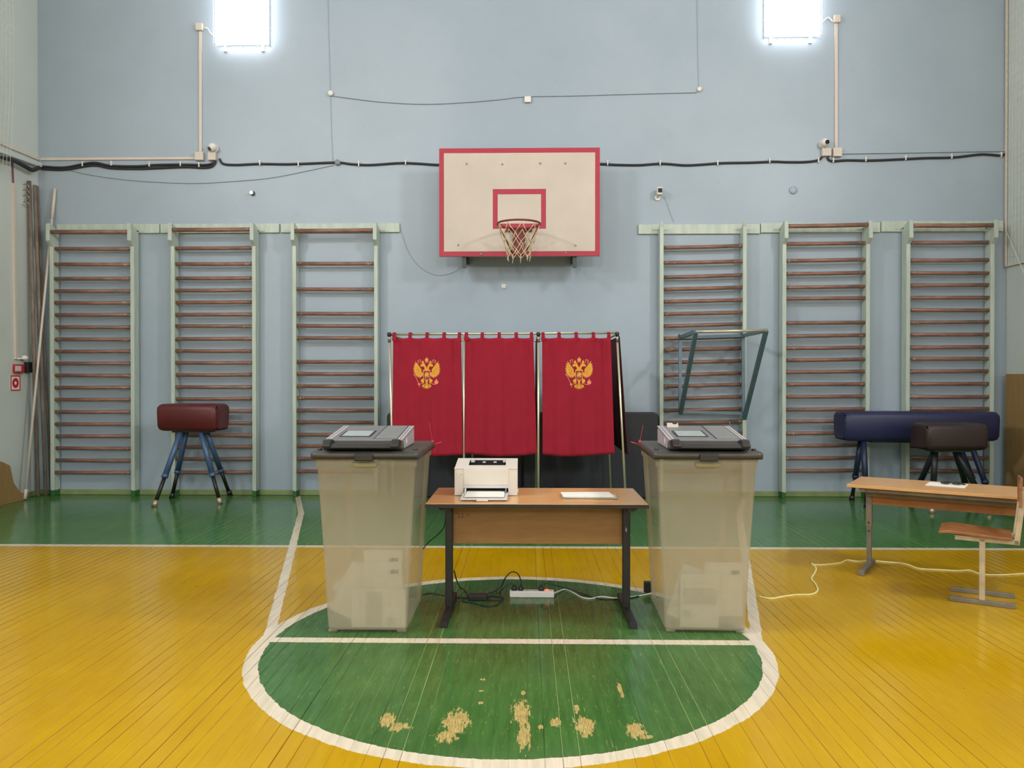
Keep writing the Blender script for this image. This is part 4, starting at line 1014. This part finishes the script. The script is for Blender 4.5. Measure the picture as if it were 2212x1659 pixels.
ballot_box((Rc.x, Rc.y+.02, 0), R(-1.5), 'frosted ballot box with grey lid standing right of the desk', 'grey ballot scanner with screen on the right ballot box',
    [(-.285, .60, m_redseal, .10, -1), (.262, .5, m_cablegrey, .13, 1)], .012,
    [(.10, .235, 0, .030, 'box', 'ballot paper with small dark mark in the right box'),
     (-.03, .172, 0.0, .022, 'text', 'ballot paper with faint print in the middle of the right box'),
     (-.062, .198, -.3, .04, 'text', 'tilted ballot paper at the left side of the right box')])
p = PY(1454, 920, 4.60)
solo('cardboard_slip', MB().prism([(p.x-.033, 1.06), (p.x+.036, 1.06), (p.x+.030, 1.118), (p.x+.026, 1.118), (p.x+.02, 1.110), (p.x+.002, 1.110), (p.x-.006, 1.118), (p.x-.036, 1.118)], 'y', 4.603, 4.606), m_printer, 'white notched paper slip sticking up behind the right scanner', 'paper')

# ------------------------------------------------------------ power strip and cables under the desk
def fl(px, py, z=.004): return PZ(px, py, z)
a, b = PZ(1101, 1291), PZ(1197, 1291)
t = thing('power_strip', 'white power strip with a lit red switch on the floor under the desk', 'power strip', ((a.x+b.x)/2, a.y, 0))
part('strip_body', MB().box(a.x, b.x, a.y, a.y+.052, 0, .04), m_white, t, bevel=.006, seg=3)
L_ = b.x-a.x
part('switch', MB().box(a.x+L_*.80, a.x+L_*.88, a.y+.012, a.y+.036, .04, .046), m_led, t, bevel=.002)
mb = MB()
for u in (.1, .25, .42, .56, .70): mb.lathe([(.019, .0395), (.019, .0412), (.015, .0412)], (a.x+L_*u, a.y+.026, 0), 18)
part('outlets', mb, m_printer2, t)
for (u, lab) in ((.1, 'black plug at the left end of the power strip'), (.25, 'black plug with an arching cable in the power strip'), (.71, 'black plug beside the red switch of the power strip')):
    c = Vector((a.x+L_*u, a.y+.026, .041))
    solo('power_plug', MB().tube([c, c+Vector((0, 0, .012)), c+Vector((0, 0, .022)), c+Vector((.002, 0, .034))], [.019, .018, .013, .006], 14), m_black, lab, 'plug', 'black plugs in the power strip')
def cord(name, pts, r, m, label): return solo(name, MB().tube(spline(pts, 8), r, 8), m, label, 'cord')
c = Vector((a.x+L_*.25, a.y+.026, .07))
cord('floor_cable', [c, c+Vector((.0, .0, .03)), c+Vector((-.02, 0, .075)), c+Vector((-.06, .0, .085)), c+Vector((-.10, .0, .045)), fl(1080, 1270, .02), fl(1050, 1284, .012)], .004, m_cable, 'black cord arching from the strip to the adapter')
c = Vector((a.x+L_*.1, a.y+.026, .07))
cord('floor_cable', [c, c+Vector((-.03, 0, .012)), c+Vector((-.07, 0, -.02)), fl(1080, 1280), fl(1083, 1295), fl(1072, 1307), fl(1050, 1309), fl(1020, 1302), fl(1000, 1298), fl(1004, 1292), fl(1040, 1294), fl(1075, 1297), fl(1088, 1292), fl(1070, 1288), fl(1050, 1287)], .0038, m_cable, 'black cord looped on the floor around the adapter')
c = Vector((a.x+L_*.71, a.y+.026, .07))
cord('floor_cable', [c, c+Vector((.03, .01, .012)), c+Vector((.08, .02, .0)), fl(1240, 1276, .02), fl(1262, 1284), fl(1300, 1294), fl(1335, 1294), fl(1370, 1290), fl(1400, 1281), fl(1412, 1279)], .004, m_cable, 'black cord running from the strip to the right ballot box')
cord('extension_cable', [Vector((b.x, b.y+.026, .02)), fl(1205, 1278, .015), fl(1222, 1273), fl(1240, 1281), fl(1256, 1290), fl(1275, 1293), fl(1300, 1289), fl(1330, 1292), fl(1370, 1289), fl(1415, 1280)], .0048, m_white, 'white extension cord running right from the power strip')
cord('floor_cable', [PY(963, 1098, 4.63), PY(962, 1125, 4.64), PY(957, 1142, 4.66), PY(945, 1155, 4.7), PY(925, 1172, 4.72), PY(914, 1186, 4.73)], .0035, m_cable, 'black cord hanging from the desk to the left ballot box')
cord('floor_cable', [PY(981, 1232, 4.68), PY(986, 1252, 4.72), fl(994, 1269, .03), fl(1004, 1274, .01), fl(1009, 1284), fl(1012, 1287)], .004, m_cable, 'black cord coming down behind the left desk leg to the adapter')
cord('floor_cable', [fl(913, 1285), fl(930, 1281), fl(955, 1285), fl(985, 1290), fl(1010, 1290)], .003, m_cable, 'thin dark cord on the floor from left ballot box to adapter')
a, b = PZ(1011, 1298), PZ(1053, 1298)
t = thing('power_adapter', 'black power adapter brick on the floor left of the power strip', 'power adapter', ((a.x+b.x)/2, a.y, 0))
part('brick', MB().box(a.x, b.x, a.y, a.y+.055, .001, .035), m_black, t, bevel=.006, seg=3)
part('cable_strain_relief', MB().tube([(b.x, a.y+.03, .018), (b.x+.02, a.y+.03, .014)], [.007, .004], 8), m_black, t)
a = PZ(1398, 1281)
solo('wall_adapter', MB().box(a.x-.018, a.x+.03, a.y, a.y+.04, 0, .07), m_black, 'small black plug-in adapter on the floor by the right ballot box', 'power adapter', bevel=.006)
cord('extension_cable', [fl(1640, 1289), fl(1665, 1293), fl(1690, 1289), fl(1720, 1285), fl(1752, 1284), fl(1766, 1276), fl(1762, 1262), fl(1753, 1250), fl(1760, 1238), fl(1763, 1228), fl(1757, 1220), fl(1754, 1217)], .006, m_yellowcord, 'cream cord winding over the yellow floor from the right ballot box')
cord('extension_cable', [fl(1754, 1220), fl(1780, 1220), fl(1815, 1216), fl(1830, 1210), fl(1855, 1213), fl(1880, 1211), fl(1915, 1214), fl(1955, 1218), fl(1985, 1228), fl(2030, 1231), fl(2070, 1233), fl(2095, 1232), fl(2120, 1240), fl(2160, 1242), fl(2200, 1240), fl(2260, 1236)], .006, m_yellowcord, 'cream cord under the desk on the right')

# ------------------------------------------------------------ desk and chair on the right
d0 = PY(1829, 1046, 5.5); zt2 = d0.z
d1 = PZ(2190, 1072, zt2); ang = math.atan2(d1.y-d0.y, d1.x-d0.x)
t = thing('school_desk', 'narrow school desk with grey legs at the right edge by the chair', 'desk', (d0.x, d0.y, 0), ang)
LD, DD = 1.25, .53
part('desk_top', MB().box(0, LD, 0, DD, zt2-.02, zt2), m_desk, t, world=False, bevel=.002)
part('front_panel', MB().box(.09, LD-.09, .30, .318, zt2-.17, zt2-.02), m_deskor, t, world=False)
part('cross_rail', MB().box(.09, LD-.09, .2, .23, zt2-.10, zt2-.07), m_deskgrey, t, world=False, bevel=.003)
part('under_frame', MB().box(.09, LD-.09, .05, .08, zt2-.052, zt2-.022), m_deskgrey, t, world=False, bevel=.003)
for x in (.075, LD-.115):
    lg = part('leg', MB().box(x, x+.04, .29, .33, .30, zt2-.02), m_deskgrey, t, world=False, bevel=.003)
    part('lower_post', MB().box(x+.004, x+.036, .294, .326, .03, .42), m_deskgrey, lg, world=False, bevel=.003)
    part('foot_bar', MB().box(x, x+.04, .0, .45, 0, .035), m_deskgrey, lg, world=False, bevel=.003)
    part('top_support', MB().box(x, x+.04, .03, DD-.04, zt2-.05, zt2-.02), m_deskgrey, lg, world=False)
    mb = MB()
    for z in (.27, .33): mb.tube([(x+.02, .285, z), (x+.02, .296, z)], .007, 8)
    part('adjusting_screws', mb, m_black, lg, world=False)
q = PZ(2045, 1048, zt2); r2 = ang+R(-2)
mb = MB(); M = Matrix.Translation((q.x, q.y, zt2+.0005)) @ Matrix.Rotation(r2, 4, 'Z'); mb.box(-.12, .12, -.1, .1, 0, .003, M)
solo('paper_sheet', mb, m_paper, 'white sheet of paper on the right desk', 'paper')
t = thing('eyeglasses', 'black folded eyeglasses lying on the paper on the right desk', 'eyeglasses', (q.x+.03, q.y, zt2+.003), ang)
g = MB()
for cx_ in (-.035, .035): g.tube([(cx_+.026*math.cos(k*math.pi/8), .017*math.sin(k*math.pi/8), .012+.006*math.sin(k*math.pi/8)) for k in range(16)], .004, 6, closed=True)
g.tube([(-.01, 0, .014), (.01, 0, .014)], .003, 6); part('frame', g, m_black, t, world=False)
part('temple', MB().tube(spline([(-.062, 0, .014), (-.02, .03, .01), (.05, .035, .008), (.085, .01, .006)]), .004, 6), m_black, t, world=False)
part('temple', MB().tube(spline([(.062, 0, .014), (.07, .03, .01), (.0, .05, .008), (-.05, .045, .006)]), .004, 6), m_black, t, world=False)
# chair, seen from its side
c0 = PZ(2050, 1298); c1 = PZ(2195, 1316); cang = math.atan2(c1.y-c0.y, c1.x-c0.x); cl = (c1-c0).length; cang += R(-1.8)
t = thing('school_chair', 'school chair with worn plywood seat beside the right desk', 'chair', (c0.x, c0.y, 0), cang)
DW = .255; zs = .415; xc = cl*.5
for y in (0, DW):
    part('foot_bar', MB().box(0, cl, y, y+.028, 0, .03), m_deskgrey, t, world=False, bevel=.004)
    part('leg', MB().box(xc-.016, xc+.016, y+.0, y+.028, .03, zs-.01), m_chairgrey, t, world=False, bevel=.003)
    part('seat_rail', MB().box(.03, cl+.015, y, y+.028, zs-.03, zs), m_chairgrey, t, world=False, bevel=.003)
    part('back_post', MB().bar((cl-.0, y+.014, zs-.03), (cl+.035, y+.014, zs+.29), .03, .028), m_chairgrey, t, world=False, bevel=.003)
mb = MB(); pts = [(-.06, zs+.005), (-.055, zs+.018), (0, zs+.03), (.1, zs+.024), (.25, zs+.014), (cl-.02, zs+.012), (cl-.02, zs), (.2, zs+.001), (.0, zs+.012)]
mb.prism([(x, z) for x, z in pts], 'y', -.03, DW+.04)
part('seat', mb, m_seat, t, world=False, bevel=.003)
mb = MB(); n = 10; ins, outs = [], []
for k in range(n+1):
    y = -.03+(DW+.055)*k/n; bow = .012*(1-((k-n/2)/(n/2))**2)
    ins.append((cl+.01+bow, y)); outs.append((cl+.022+bow, y))
mb.prism(ins+outs[::-1], 'z', zs+.20, zs+.36)
part('backrest', mb, m_seat, t, world=False, bevel=.003)
